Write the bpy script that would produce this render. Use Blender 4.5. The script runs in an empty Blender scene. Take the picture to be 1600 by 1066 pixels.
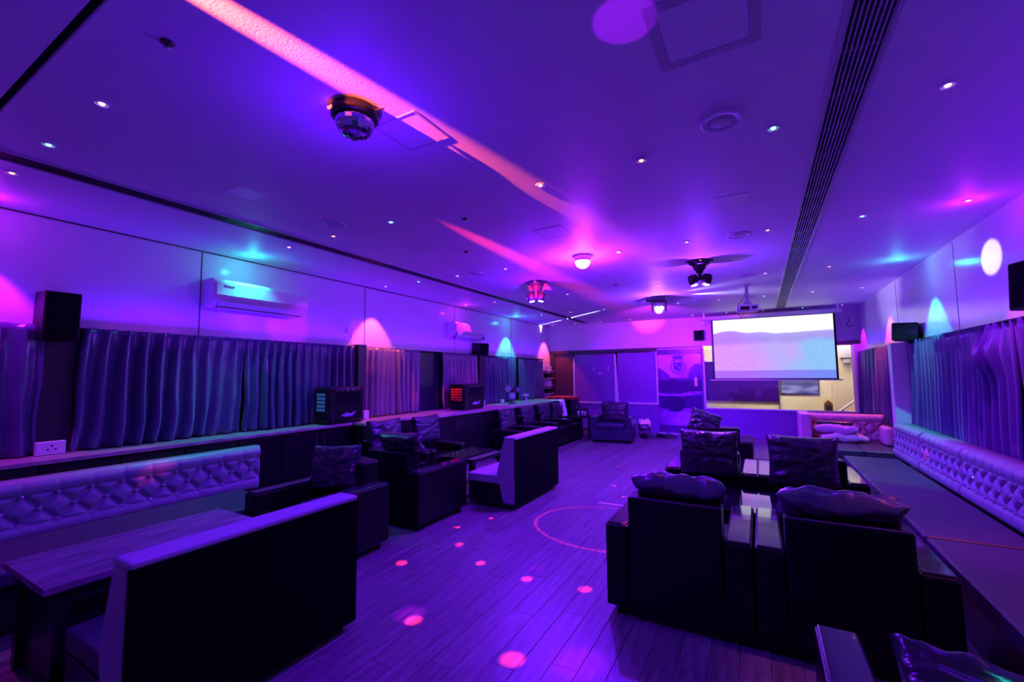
import bpy, bmesh, math, random
from mathutils import Vector, Matrix, noise
PI = math.pi
random.seed(7)
D = bpy.data
SC = bpy.context.scene
COL = SC.collection

# ------------------------------------------------------------------ camera
XL, XR, YB, H = -5.64, 1.985, 12.37, 3.087
YN = -1.2
cam_d = D.cameras.new('camera')
cam = D.objects.new('camera', cam_d)
COL.objects.link(cam)
r = Vector((0.869866, 0.493211, -0.008718)); u = Vector((0.046054, -0.063604, 0.996912)); f = Vector((-0.491133, 0.867582, 0.078041))
cam.matrix_world = Matrix(((r.x, u.x, -f.x, 0), (r.y, u.y, -f.y, 0), (r.z, u.z, -f.z, 1.6), (0, 0, 0, 1)))
cam_d.sensor_width = 36
cam_d.lens = 36 * 680.96 / 1600
cam_d.clip_start = 0.02
SC.camera = cam

# ------------------------------------------------------------------ world, exposure, room light
w = D.worlds.new('world'); SC.world = w; w.use_nodes = True
w.node_tree.nodes['Background'].inputs[0].default_value = (0.01, 0.005, 0.03, 1)
w.node_tree.nodes['Background'].inputs[1].default_value = 0.2
SC.view_settings.view_transform = 'Standard'
SC.view_settings.look = 'None'
SC.view_settings.gamma = 1
SC.view_settings.use_curve_mapping = False
SC.view_settings.exposure = 0.0
SC.cycles.use_denoising = True
SC.cycles.max_bounces = 8
SC.cycles.diffuse_bounces = 5
SC.cycles.sample_clamp_indirect = 4
SC.cycles.caustics_reflective = False
SC.cycles.caustics_refractive = False

VIO = (0.10, 0.001, 1.0)      # violet blue
MAG = (0.55, 0.01, 1.0)
ORA = (1.0, 0.12, 0.16)
TEA = (0.02, 0.62, 0.62)
WHI = (0.62, 0.55, 1.0)
RED = (1.0, 0.03, 0.10)

def spot(name, loc, to, power, color, angle, blend=0.5, radius=0.02, parent=None):
    l = D.lights.new(name, 'SPOT')
    l.energy = power; l.color = color; l.spot_size = math.radians(angle); l.spot_blend = blend
    l.shadow_soft_size = radius
    o = D.objects.new(name, l); COL.objects.link(o)
    d = Vector(to) - Vector(loc)
    o.rotation_euler = d.to_track_quat('-Z', 'Y').to_euler()
    o.location = loc
    if parent: o.parent = parent; o.location = Vector(loc) - parent.location
    return o

def area(name, loc, to, power, color, sx, sy, spread=180):
    l = D.lights.new(name, 'AREA')
    l.shape = 'RECTANGLE'; l.size = sx; l.size_y = sy; l.energy = power; l.color = color
    l.spread = math.radians(spread)
    o = D.objects.new(name, l); COL.objects.link(o)
    o.location = loc
    o.rotation_euler = (Vector(to) - Vector(loc)).to_track_quat('-Z', 'Y').to_euler()
    return o

K = 1.0
# ceiling wash spots that flood the lounge with blue violet light (added at the moving heads, dome lamp and mirror ball)
WASH = [((-1.87, 5.12, 2.80), 520, VIO), ((-0.63, 6.17, 2.74), 360, (0.17, 0.02, 1.0)), ((-3.04, 6.17, 2.74), 380, (0.15, 0.005, 1.0)),
        ((-1.62, 8.6, 2.72), 520, (0.20, 0.02, 1.0)), ((-1.9, 1.62, 2.80), 250, VIO)]
# violet fill strips added above both curtain rails to brighten walls and ceiling
area('added_fill_strip', (XL + .13, 6.2, 2.16), (XL + .13, 6.2, 3), 42, VIO, .05, 11.5)
area('added_fill_strip', (XR - .13, 6.2, 2.12), (XR - .13, 6.2, 3), 32, VIO, .05, 11.5)

# ------------------------------------------------------------------ helpers
def s2l(c):
    return tuple(((x / 255 + 0.055) / 1.055) ** 2.4 if x > 10 else x / 255 / 12.92 for x in c)

def mat(name, color, rough=0.5, metal=0.0, spec=0.5, noise_amt=0.0, noise_scale=20.0, bump=0.0, bump_scale=60.0, stretch=(1, 1, 1),
        emit=None, emit_s=0.0, sheen=0.0, rand=0.0, coat=0.0):
    m = D.materials.new(name); m.use_nodes = True
    nt = m.node_tree; b = nt.nodes['Principled BSDF']
    b.inputs['Base Color'].default_value = (*color, 1)
    b.inputs['Roughness'].default_value = rough
    b.inputs['Metallic'].default_value = metal
    b.inputs['Specular IOR Level'].default_value = spec
    b.inputs['Sheen Weight'].default_value = sheen
    b.inputs['Coat Weight'].default_value = coat
    tc = nt.nodes.new('ShaderNodeTexCoord')
    mp = nt.nodes.new('ShaderNodeMapping'); mp.inputs['Scale'].default_value = stretch
    nt.links.new(tc.outputs['Object'], mp.inputs['Vector'])
    if noise_amt > 0 or rand > 0:
        n = nt.nodes.new('ShaderNodeTexNoise'); n.inputs['Scale'].default_value = noise_scale; n.inputs['Detail'].default_value = 5
        nt.links.new(mp.outputs['Vector'], n.inputs['Vector'])
        r1 = nt.nodes.new('ShaderNodeMapRange')
        r1.inputs['From Min'].default_value = 0.3; r1.inputs['From Max'].default_value = 0.7
        r1.inputs['To Min'].default_value = 1 - noise_amt; r1.inputs['To Max'].default_value = 1 + noise_amt
        nt.links.new(n.outputs['Fac'], r1.inputs['Value'])
        val = r1.outputs['Result']
        if rand > 0:
            oi = nt.nodes.new('ShaderNodeObjectInfo'); ge = nt.nodes.new('ShaderNodeNewGeometry')
            ad = nt.nodes.new('ShaderNodeMath'); ad.operation = 'ADD'
            nt.links.new(oi.outputs['Random'], ad.inputs[0]); nt.links.new(ge.outputs['Random Per Island'], ad.inputs[1])
            fr = nt.nodes.new('ShaderNodeMath'); fr.operation = 'FRACT'; nt.links.new(ad.outputs[0], fr.inputs[0])
            r2 = nt.nodes.new('ShaderNodeMapRange'); r2.inputs['To Min'].default_value = 1 - rand; r2.inputs['To Max'].default_value = 1 + rand
            nt.links.new(fr.outputs[0], r2.inputs['Value'])
            mu = nt.nodes.new('ShaderNodeMath'); mu.operation = 'MULTIPLY'
            nt.links.new(val, mu.inputs[0]); nt.links.new(r2.outputs['Result'], mu.inputs[1]); val = mu.outputs[0]
        vm = nt.nodes.new('ShaderNodeVectorMath'); vm.operation = 'SCALE'; vm.inputs[0].default_value = color
        nt.links.new(val, vm.inputs['Scale']); nt.links.new(vm.outputs['Vector'], b.inputs['Base Color'])
    if bump > 0:
        n2 = nt.nodes.new('ShaderNodeTexNoise'); n2.inputs['Scale'].default_value = bump_scale; n2.inputs['Detail'].default_value = 4
        nt.links.new(mp.outputs['Vector'], n2.inputs['Vector'])
        bp = nt.nodes.new('ShaderNodeBump'); bp.inputs['Strength'].default_value = bump; bp.inputs['Distance'].default_value = 0.02
        nt.links.new(n2.outputs['Fac'], bp.inputs['Height']); nt.links.new(bp.outputs['Normal'], b.inputs['Normal'])
    if emit:
        b.inputs['Emission Color'].default_value = (*emit, 1); b.inputs['Emission Strength'].default_value = emit_s
    return m

def glass(name, tint=(0.9, 0.9, 1), alpha=0.12, rough=0.03):
    m = D.materials.new(name); m.use_nodes = True; nt = m.node_tree
    nt.nodes.remove(nt.nodes['Principled BSDF'])
    t = nt.nodes.new('ShaderNodeBsdfTransparent'); t.inputs[0].default_value = (*tint, 1)
    g = nt.nodes.new('ShaderNodeBsdfGlossy'); g.inputs['Roughness'].default_value = rough
    fr = nt.nodes.new('ShaderNodeFresnel'); fr.inputs['IOR'].default_value = 1.5
    ad = nt.nodes.new('ShaderNodeMath'); ad.operation = 'ADD'; ad.inputs[1].default_value = alpha
    mx = nt.nodes.new('ShaderNodeMixShader')
    nt.links.new(fr.outputs[0], ad.inputs[0]); nt.links.new(ad.outputs[0], mx.inputs[0])
    nt.links.new(t.outputs[0], mx.inputs[1]); nt.links.new(g.outputs[0], mx.inputs[2])
    nt.links.new(mx.outputs[0], nt.nodes['Material Output'].inputs[0])
    return m

def attr_mat(name, rough=0.5, emit=0.0):
    m = D.materials.new(name); m.use_nodes = True; nt = m.node_tree; b = nt.nodes['Principled BSDF']
    a = nt.nodes.new('ShaderNodeAttribute'); a.attribute_name = 'print'
    b.inputs['Roughness'].default_value = rough
    if emit > 0:
        b.inputs['Base Color'].default_value = (0.02, 0.02, 0.02, 1)
        nt.links.new(a.outputs['Color'], b.inputs['Emission Color']); b.inputs['Emission Strength'].default_value = emit
    else:
        nt.links.new(a.outputs['Color'], b.inputs['Base Color'])
    return m

M = {}
M['ceiling'] = mat('ceiling_paint', (0.72, 0.70, 0.74), 0.55, bump=0.05, bump_scale=90, noise_amt=0.03, noise_scale=3)
M['hatch_edge'] = mat('hatch_edge', (0.45, 0.43, 0.47), 0.5)
M['wall'] = mat('wall_laminate', (0.74, 0.70, 0.76), 0.22, spec=0.45, noise_amt=0.02, noise_scale=2)
M['wall_matt'] = mat('wall_matt', (0.70, 0.66, 0.74), 0.5, noise_amt=0.03, noise_scale=2)
M['plank'] = mat('floor_plank', (0.125, 0.10, 0.115), 0.36, spec=0.5, noise_amt=0.42, noise_scale=3.2, stretch=(9, 0.9, 1), bump=0.12, bump_scale=9, rand=0.14)
M['subfloor'] = mat('subfloor', (0.08, 0.07, 0.07), 0.8)
M['leather'] = mat('black_leather', (0.005, 0.005, 0.006), 0.30, spec=0.20, bump=0.12, bump_scale=45)
M['pillow'] = mat('black_pillow_leather', (0.022, 0.02, 0.026), 0.24, spec=0.75, bump=0.25, bump_scale=9)
M['pillow_bright'] = mat('glossy_pillow_leather', (0.05, 0.045, 0.07), 0.26, spec=0.9, bump=0.6, bump_scale=10)
M['pillow_soft'] = mat('soft_pillow_leather', (0.022, 0.02, 0.035), 0.40, spec=0.5, bump=0.1, bump_scale=9)
M['pad'] = mat('polished_arm_pad', (0.03, 0.028, 0.035), 0.10, spec=0.9, coat=0.6)
M['blue_lit_leather'] = mat('blue_lit_leather', (0.022, 0.022, 0.05), 0.32, spec=0.4, bump=0.12, bump_scale=45)  # lighter, bluer copy of the black leather; blue light put into the colour
M['piping'] = mat('piping', (0.05, 0.05, 0.06), 0.25, spec=0.6)
M['tuft'] = mat('tufted_vinyl', (0.22, 0.34, 0.27), 0.40, spec=0.4, bump=0.1, bump_scale=30)
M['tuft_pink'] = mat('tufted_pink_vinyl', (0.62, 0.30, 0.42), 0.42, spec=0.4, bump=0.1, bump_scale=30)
M['seat'] = mat('seat_vinyl', (0.035, 0.03, 0.05), 0.42, spec=0.4, bump=0.12, bump_scale=60)
M['booth_fabric'] = mat('booth_fabric', (0.32, 0.27, 0.32), 0.6, bump=0.2, bump_scale=80)
M['booth_back'] = mat('booth_back_panel', (0.002, 0.002, 0.003), 0.7, spec=0.04, noise_amt=0.2)
M['crystal'] = mat('crystal_button', (0.9, 0.9, 0.95), 0.05, metal=0.9)
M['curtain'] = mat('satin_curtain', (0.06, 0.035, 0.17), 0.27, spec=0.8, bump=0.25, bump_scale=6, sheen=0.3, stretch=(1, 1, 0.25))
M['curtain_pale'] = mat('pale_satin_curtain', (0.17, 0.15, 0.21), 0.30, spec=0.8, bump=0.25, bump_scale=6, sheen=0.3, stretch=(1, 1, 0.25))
M['cabinet'] = mat('cabinet_laminate', (0.008, 0.007, 0.010), 0.28, spec=0.3)
M['counter'] = mat('counter_wood', (0.34, 0.28, 0.26), 0.30, noise_amt=0.4, noise_scale=4, stretch=(9, 1, 1), bump=0.1, bump_scale=20)
M['table_wood'] = mat('table_wood', (0.20, 0.15, 0.17), 0.42, rand=0.2, noise_amt=0.5, noise_scale=5, stretch=(6, 1, 1), bump=0.12, bump_scale=20)
M['black'] = mat('black_plastic', (0.005, 0.005, 0.006), 0.4, spec=0.25)
M['blackgloss'] = mat('black_glass', (0.01, 0.01, 0.012), 0.04, spec=0.9, coat=1.0)
M['dark'] = mat('dark_void', (0.006, 0.005, 0.01), 0.9, spec=0.1)
M['navy'] = mat('dark_window_film', (0.02, 0.02, 0.05), 0.3)
M['white'] = mat('white_plastic', (0.75, 0.73, 0.76), 0.35)
M['metal'] = mat('steel', (0.55, 0.55, 0.6), 0.25, metal=1.0)
M['chrome'] = mat('chrome', (0.8, 0.8, 0.85), 0.1, metal=1.0)
M['grille'] = mat('vent_grille', (0.42, 0.42, 0.46), 0.4)
M['film'] = mat('window_film', (0.20, 0.06, 0.36), 0.18, spec=0.5, noise_amt=0.06, noise_scale=1.5)
M['film_dark'] = mat('maroon_window_film', (0.085, 0.04, 0.07), 0.16, spec=0.5, noise_amt=0.06, noise_scale=1.5)
M['frame_dark'] = mat('dark_frame', (0.03, 0.025, 0.04), 0.4)
M['frame_light'] = mat('light_frame', (0.66, 0.62, 0.7), 0.35)
M['lower_wall'] = mat('lower_wall_paint', (0.20, 0.06, 0.34), 0.35, noise_amt=0.05, noise_scale=2)
M['cream'] = mat('cream_wall', (0.72, 0.66, 0.46), 0.6, noise_amt=0.04, noise_scale=2)
M['wood'] = mat('brown_wood', (0.25, 0.09, 0.03), 0.4, noise_amt=0.3, noise_scale=8)
M['red_cloth'] = mat('red_patterned_cloth', (0.42, 0.03, 0.03), 0.7, noise_amt=0.7, noise_scale=12)
M['towel'] = mat('white_towel', (0.8, 0.78, 0.84), 0.9, bump=0.3, bump_scale=60)
M['pink_cushion'] = mat('pink_cushion', (0.60, 0.38, 0.52), 0.7, bump=0.2, bump_scale=20)
M['orange_lit_grille'] = mat('orange_lit_grille', (0.8, 0.10, 0.03), 0.4)  # red-orange light falling on the cooler's grille, put into its colour
M['mesh_grille'] = mat('pale_grille', (0.35, 0.42, 0.55), 0.35)
M['ink'] = mat('emblem_ink', s2l((72, 10, 150)), 0.5)
M['ink_light'] = mat('emblem_letters', s2l((190, 150, 235)), 0.5)
M['glass'] = glass('clear_glass')
M['ball'] = mat('mirror_facets', (0.5, 0.5, 0.6), 0.06, metal=1.0)
def emis(name, c, s): return mat(name, (0.1, 0.1, 0.1), 0.5, emit=c, emit_s=s)
M['lensV'] = emis('lens_violet', (0.8, 0.35, 1.0), 4)
M['lensO'] = emis('lens_orange', (1.0, 0.32, 0.22), 3.5)
M['lensT'] = emis('lens_teal', (0.25, 1.0, 0.95), 3.5)
M['lensW'] = emis('lens_white', (0.85, 0.8, 1.0), 25)
M['domeP'] = emis('dome_pink', (1.0, 0.45, 0.85), 14)
M['indR'] = emis('indicator_red', (1.0, 0.08, 0.05), 6)

def obj(name, bm, m, parent=None, smooth=False, loc=None):
    me = D.meshes.new(name)
    bmesh.ops.recalc_face_normals(bm, faces=bm.faces)
    bm.to_mesh(me); bm.free()
    if smooth:
        for p in me.polygons: p.use_smooth = True
    if isinstance(m, (list, tuple)):
        for x in m: me.materials.append(x)
    else:
        me.materials.append(m)
    o = D.objects.new(name, me); COL.objects.link(o)
    if parent: o.parent = parent
    if loc: o.location = loc
    return o

def tag(o, label=None, cat=None, group=None, kind=None):
    if label: o['label'] = label
    if cat: o['category'] = cat
    if group: o['group'] = group
    if kind: o['kind'] = kind
    return o

def thing(name, label, cat, loc=(0, 0, 0), rz=0, group=None):
    o = D.objects.new(name, None); COL.objects.link(o)
    o.empty_display_size = 0.1
    o.location = loc; o.rotation_euler = (0, 0, rz)
    return tag(o, label, cat, group)

def dup(root, loc, rz, label, group=None):
    c = root.copy(); COL.objects.link(c); c.location = loc; c.rotation_euler = (0, 0, rz)
    c['label'] = label
    if group: c['group'] = group
    elif 'group' in c: del c['group']
    for a in list(root.children):
        b = a.copy(); COL.objects.link(b); b.parent = c
        for g in list(a.children):
            d = g.copy(); COL.objects.link(d); d.parent = b
    return c

def struct(name, bm, m, parent=None, smooth=False):
    o = obj(name, bm, m, parent, smooth)
    if parent is None: o['kind'] = 'structure'
    return o

def box(bm, x0, x1, y0, y1, z0, z1, bev=0.0, seg=2):
    res = bmesh.ops.create_cube(bm, size=1)
    vs = res['verts']
    for v in vs:
        v.co = Vector((x0 + (v.co.x + .5) * (x1 - x0), y0 + (v.co.y + .5) * (y1 - y0), z0 + (v.co.z + .5) * (z1 - z0)))
    if bev > 0:
        es = list({e for v in vs for e in v.link_edges})
        bmesh.ops.bevel(bm, geom=es, offset=bev, segments=seg, affect='EDGES', profile=0.5)
    return bm

def B(x0, x1, y0, y1, z0, z1, bev=0.0, seg=2):
    return box(bmesh.new(), x0, x1, y0, y1, z0, z1, bev, seg)

def cyl(bm, p0, p1, r0, r1=None, n=16, cap=True):
    if r1 is None: r1 = r0
    p0 = Vector(p0); p1 = Vector(p1); d = p1 - p0
    mt = Matrix.Translation((p0 + p1) / 2) @ d.to_track_quat('Z', 'Y').to_matrix().to_4x4()
    bmesh.ops.create_cone(bm, cap_ends=cap, segments=n, radius1=r0, radius2=r1, depth=d.length, matrix=mt)
    return bm

def tube(bm, pts, r, n=6):
    for a, b in zip(pts[:-1], pts[1:]): cyl(bm, a, b, r, n=n)
    return bm

def lathe(bm, prof, c=(0, 0, 0), n=24, axis='Z'):
    rings = []
    for rr, z in prof:
        ring = []
        for i in range(n):
            a = 2 * PI * i / n
            p = (rr * math.cos(a), rr * math.sin(a), z) if axis == 'Z' else (rr * math.cos(a), z, rr * math.sin(a)) if axis == 'Y' else (z, rr * math.cos(a), rr * math.sin(a))
            ring.append(bm.verts.new(Vector(p) + Vector(c)))
        rings.append(ring)
    for a, b in zip(rings[:-1], rings[1:]):
        for i in range(n): bm.faces.new((a[i], a[(i + 1) % n], b[(i + 1) % n], b[i]))
    if prof[0][0] > 1e-4: bm.faces.new(rings[0])
    if prof[-1][0] > 1e-4: bm.faces.new(list(reversed(rings[-1])))
    bmesh.ops.remove_doubles(bm, verts=[v for rg in (rings[0], rings[-1]) for v in rg], dist=1e-5)
    return bm

def prism(bm, pts, y0, y1, plane='XZ'):
    def P(a, b, c): return (a, c, b) if plane == 'XZ' else (a, b, c) if plane == 'XY' else (c, a, b)
    A = [bm.verts.new(P(a, b, y0)) for a, b in pts]; Bv = [bm.verts.new(P(a, b, y1)) for a, b in pts]
    bm.faces.new(A); bm.faces.new(list(reversed(Bv)))
    n = len(pts)
    for i in range(n): bm.faces.new((A[i], A[(i + 1) % n], Bv[(i + 1) % n], Bv[i]))
    return bm

def grid(bm, nu, nv, fn, double=False):
    vs = [[bm.verts.new(fn(i / nu, j / nv)) for j in range(nv + 1)] for i in range(nu + 1)]
    for i in range(nu):
        for j in range(nv): bm.faces.new((vs[i][j], vs[i + 1][j], vs[i + 1][j + 1], vs[i][j + 1]))
    return vs

def pillow_bm(wd, ht, th, seed=0, n=40, wr=0.016, corner=0.14):
    """soft cushion centred on origin: width on X, height on Z, thickness on Y"""
    bm = bmesh.new(); sv = Vector((seed * 7.3, seed * 3.1, seed * 1.7))
    sides = []
    for s in (-1, 1):
        def fn(a, b, s=s):
            x = a * 2 - 1; z = b * 2 - 1
            t = max(0, (1 - abs(x) ** 3.6)) ** 0.4 * max(0, (1 - abs(z) ** 3.6)) ** 0.4
            px = x * (1 - corner * 0.5 * (1 - z * z) * abs(x) ** 3); pz = z * (1 - corner * 0.5 * (1 - x * x) * abs(z) ** 3)
            y = s * t * th / 2
            ang = math.atan2(z, x)
            rr = math.hypot(x, z)
            wk = noise.noise(Vector((ang * 2.6, rr * 0.9, s * 5.0)) + sv) * min(1, rr * 1.2) + 0.5 * noise.noise(Vector((x * 2.2, z * 5.5, s)) + sv)
            y += s * wk * wr * 2 * min(1, t * 2.2)
            ex = abs(x) ** 2.5; ez = abs(z) ** 3
            y += s * wr * (1.5 * ex * noise.noise(Vector((x * 1.3, z * 8, s * 2)) + sv) + 1.2 * ez * noise.noise(Vector((x * 8, z * 1.3, s * 4)) + sv)) * min(1, t * 3)
            rd = noise.noise(Vector((x * 1.6 + z * 1.4, z * 3.2 - x, s)) + sv); y += s * wr * .5 * (1 - abs(rd) * 4 if abs(rd) < .25 else 0) * min(1, t * 2)
            return Vector((px * wd / 2, y, pz * ht / 2 + noise.noise(Vector((x * 1.5, z, 3)) + sv) * wr * .4))
        sides.append(grid(bm, n, n, fn))
    bmesh.ops.remove_doubles(bm, verts=bm.verts, dist=1e-4)
    return bm

def pillow(label, loc, size, rot=(0, 0, 0), mm='pillow', seed=0, group=None, name='pillow', wr=0.016, cat='pillow'):
    o = obj(name, pillow_bm(size[0], size[1], size[2], seed, wr=wr), M[mm], smooth=True)
    o.location = loc; o.rotation_euler = rot
    return tag(o, label, cat, group)

def paint(o, fn):
    me = o.data
    at = me.color_attributes.new('print', 'FLOAT_COLOR', 'POINT')
    for i, v in enumerate(me.vertices): at.data[i].color = (*fn(v.co), 1)

# ------------------------------------------------------------------ room shell
floor = struct('floor', B(XL, XR, YN, YB, -0.10, -0.012), M['subfloor'])
PW, PL = 0.152, 1.22
pm = D.meshes.new('plank'); b_ = B(0, PW - 0.0025, 0, PL - 0.0025, -0.0115, 0, 0.0012, 1)
b_.to_mesh(pm); b_.free(); pm.materials.append(M['plank'])
rest = bmesh.new(); cnt = 0
nx = int((XR - XL) / PW)
for i in range(nx + 1):
    x = XL + i * PW
    if x + PW > XR: continue
    off = (i * 0.437) % 1 * PL
    y = YN - off
    while y < YB:
        y0, y1 = max(y, YN), min(y + PL, YB)
        if -3.15 < x < 0.35 and 1.5 < y < 10.4 and y1 - y0 > PL - 1e-4 and cnt < 290:
            o = D.objects.new('plank', pm); COL.objects.link(o); o.location = (x, y, 0); o.parent = floor; cnt += 1
        elif y1 - y0 > 0.02:
            box(rest, x, x + PW - 0.0025, y0, y1 - 0.0025, -0.0115, 0)
        y += PL
tag(obj('plank_field', rest, M['plank'], floor), kind='stuff')

VX = [(-4.385, -4.215, 2.0 - 3.1, 11.9), (0.385, 0.565, -1.1, 11.7)]
cb = bmesh.new()
xs = [XL - 0.1, VX[0][0], VX[0][1], VX[1][0], VX[1][1], XR + 0.1]
for a, b in ((0, 1), (2, 3), (4, 5)): box(cb, xs[a], xs[b], 0.62, YB + 0.1, H, H + 0.12)
box(cb, VX[0][0], VX[0][1], VX[0][3], YB + 0.1, H, H + 0.12); box(cb, VX[1][0], VX[1][1], VX[1][3], YB + 0.1, H, H + 0.12)
box(cb, XL - 0.1, XR + 0.1, YN, 0.585, H, H + 0.12)
struct('ceiling', cb, M['ceiling'])
struct('trim_1', B(XL, XR, 0.585, 0.62, H + 0.02, H + 0.12), M['dark'])
struct('trim_2', B(XL, XL + 0.012, 0.62, YB, H - 0.012, H), M['frame_dark'])
struct('trim_3', B(XR - 0.012, XR, 0.62, YB, H - 0.014, H - 0.002), M['wall'])

struct('wall_left', B(XL - 0.12, XL, YN, YB + 0.12, -0.1, H + 0.12), M['wall'])
struct('wall_right', B(XR, XR + 0.12, YN, YB + 0.12, -0.1, H + 0.12), M['wall'])
struct('wall_near', B(XL - 0.12, XR + 0.12, YN - 0.12, YN, -0.1, H + 0.12), M['wall_matt'])
# panel seams on the side walls
sb = bmesh.new()
for yy in (2.58, 5.02, 7.46, 9.9): box(sb, XL, XL + 0.003, yy, yy + 0.012, 2.06, H - 0.012)
struct('trim_4', sb, M['frame_dark'])
sb = bmesh.new()
for yy in (4.3, 6.74, 9.18, 11.6): box(sb, XR - 0.003, XR, yy, yy + 0.008, 2.03, H - 0.014)
struct('trim_5', sb, M['frame_dark'])
# back wall with two window openings and the mural door
WL = (XL, -2.42, 0.76, 2.32); DR = (-2.44, -1.28, 0.0, 2.27); WR = (-1.28, 1.96, 0.70, 2.32)
bw = bmesh.new()
box(bw, XL, XR, YB, YB + 0.12, 2.32, H + 0.12)
struct('wall_back', bw, M['wall_matt'])
bw = bmesh.new()
box(bw, XL, WL[1], YB, YB + 0.12, -0.1, WL[2]); box(bw, WR[0], XR, YB, YB + 0.12, -0.1, WR[2]); box(bw, WL[1], WR[0], YB + 0.06, YB + 0.12, -0.1, 2.32)
struct('wall_back_lower', bw, M['lower_wall'])
struct('baseboard_back', B(-2.0 + 0.72, XR, YB - 0.012, YB, 0, 0.09, 0.003), M['lower_wall'])
struct('baseboard_back_left', B(XL, -2.44, YB - 0.012, YB, 0, 0.09, 0.003), M['lower_wall'])

def window_left():
    wn = D.objects.new('window_1', None); COL.objects.link(wn); wn['kind'] = 'structure'; wn.location = (0, 0, 0)
    obj('head_rail', B(XL, WL[1], YB - 0.02, YB + 0.1, 2.23, 2.32), M['frame_dark'], wn)
    obj('side_frame', B(XL, XL + 0.14, YB - 0.02, YB + 0.1, WL[2], 2.23), M['frame_dark'], wn)
    obj('pane', B(XL + 0.14, -4.90, YB + 0.04, YB + 0.06, WL[2] + .06, 2.23), M['film_dark'], wn)
    obj('pane', B(-4.86, -3.66, YB + 0.04, YB + 0.06, WL[2] + .06, 2.23), M['film'], wn)
    obj('pane', B(-3.55, -2.47, YB + 0.04, YB + 0.06, WL[2] + .04, 2.23), M['film'], wn)
    obj('mullion', B(-4.90, -4.86, YB + 0.03, YB + 0.065, 0.95, 2.12), M['frame_light'], wn)
    b = bmesh.new(); prism(b, [(-3.64, 2.18), (-3.60, 2.18), (-3.53, WL[2]), (-3.64, WL[2])], YB + 0.02, YB + 0.065)
    obj('mullion', b, M['frame_light'], wn)
    b = bmesh.new(); prism(b, [(-2.47, 2.23), (-2.44, 2.23), (-2.42, WL[2]), (-2.47, WL[2])], YB - 0.015, YB + 0.065)
    obj('mullion', b, M['frame_light'], wn)
    obj('sill', B(-4.86, -2.42, YB - 0.035, YB + 0.06, WL[2], WL[2] + 0.045, 0.004), M['frame_light'], wn)
    obj('blind_rail', B(XL + 0.2, -2.6, YB + 0.0, YB + 0.03, 2.205, 2.225), M['frame_dark'], wn)
    # small stuck strips on the middle pane
    obj('sticker', B(-4.12, -4.02, YB + 0.035, YB + 0.04, 1.61, 1.64), M['white'], wn)
    obj('sticker', B(-4.27, -4.25, YB + 0.035, YB + 0.04, 1.70, 1.82), M['white'], wn)
    obj('sticker', B(-3.83, -3.81, YB + 0.035, YB + 0.04, 1.72, 1.84), M['white'], wn)
window_left()

def window_right():
    wn = D.objects.new('window_2', None); COL.objects.link(wn); wn['kind'] = 'structure'
    obj('head_rail', B(-1.0, XR, YB - 0.02, YB + 0.1, 2.22, 2.32), M['frame_dark'], wn)
    b = bmesh.new(); prism(b, [(-1.28, 2.27), (-1.25, 2.27), (-1.23, .70), (-1.28, .70)], YB - 0.015, YB + 0.05)
    obj('side_frame', b, M['frame_light'], wn)
    obj('side_frame', B(1.83, 1.90, YB - 0.03, YB + 0.08, .70, 2.22), M['frame_light'], wn)
    obj('sill', B(-1.28, 1.9, YB - 0.02, YB + 0.06, .685, .715, 0.003), M['frame_light'], wn)
    obj('pane', B(-1.25, 1.83, YB + 0.05, YB + 0.056, .715, 2.22), M['glass'], wn)
window_right()

# corridor behind the clear window
CY = 14.3
struct('corridor_wall', B(-2.4, 3.6, CY, CY + 0.1, -0.1, H), M['cream'])
struct('corridor_pier', B(1.62, 3.6, 13.7, CY, -0.1, H), M['cream'])
struct('corridor_wall_side', B(-2.5, -2.4, YB + 0.12, CY + 0.1, -0.1, H), M['cream'])
struct('corridor_wall_end', B(3.6, 3.7, YB + 0.12, CY + 0.1, -0.1, H), M['cream'])
struct('corridor_floor', B(-2.5, 3.7, YB + 0.12, CY, -0.1, 0), M['subfloor'])
struct('corridor_ceiling', B(-2.5, 3.7, YB + 0.12, CY + 0.1, H, H + 0.1), M['cream'])
cl = thing('corridor_lamp', 'plain ceiling lamp lighting the cream corridor behind the clear window', 'lamp', (0.6, 13.2, H))
obj('diffuser', B(-0.5, 0.5, -0.12, 0.12, -0.05, -0.004, 0.01), M['white'], cl)
area('corridor_light', (0.6, 13.2, H - 0.08), (0.6, 13.2, 0), 230, (1.0, 0.86, 0.60), 3.5, 0.3)
spot('corridor_uplight', (2.1, 13.2, 0.3), (2.0, 13.75, 0.9), 9, (1.0, 0.25, 0.08), 80, 0.9)

tv = thing('dark_glass_panel', 'wide dark glass panel with a painted violet reflection on the cream wall behind the clear window', 'panel', (-0.5, CY, 0))
obj('glass', B(-1.1, 0.93, -0.05, -0.002, 0.80, 1.95, 0.006), mat('violet_reflection_panel', (0.035, 0.0, 0.22), 0.5, spec=0.15, emit=(0.03, 0.0, 0.16), emit_s=0.0), tv)  # violet base colour stands in for the lounge reflected in the pane
obj('edge', B(0.93, 0.95, -0.06, -0.002, 0.55, 1.97), M['frame_dark'], tv)

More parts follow.
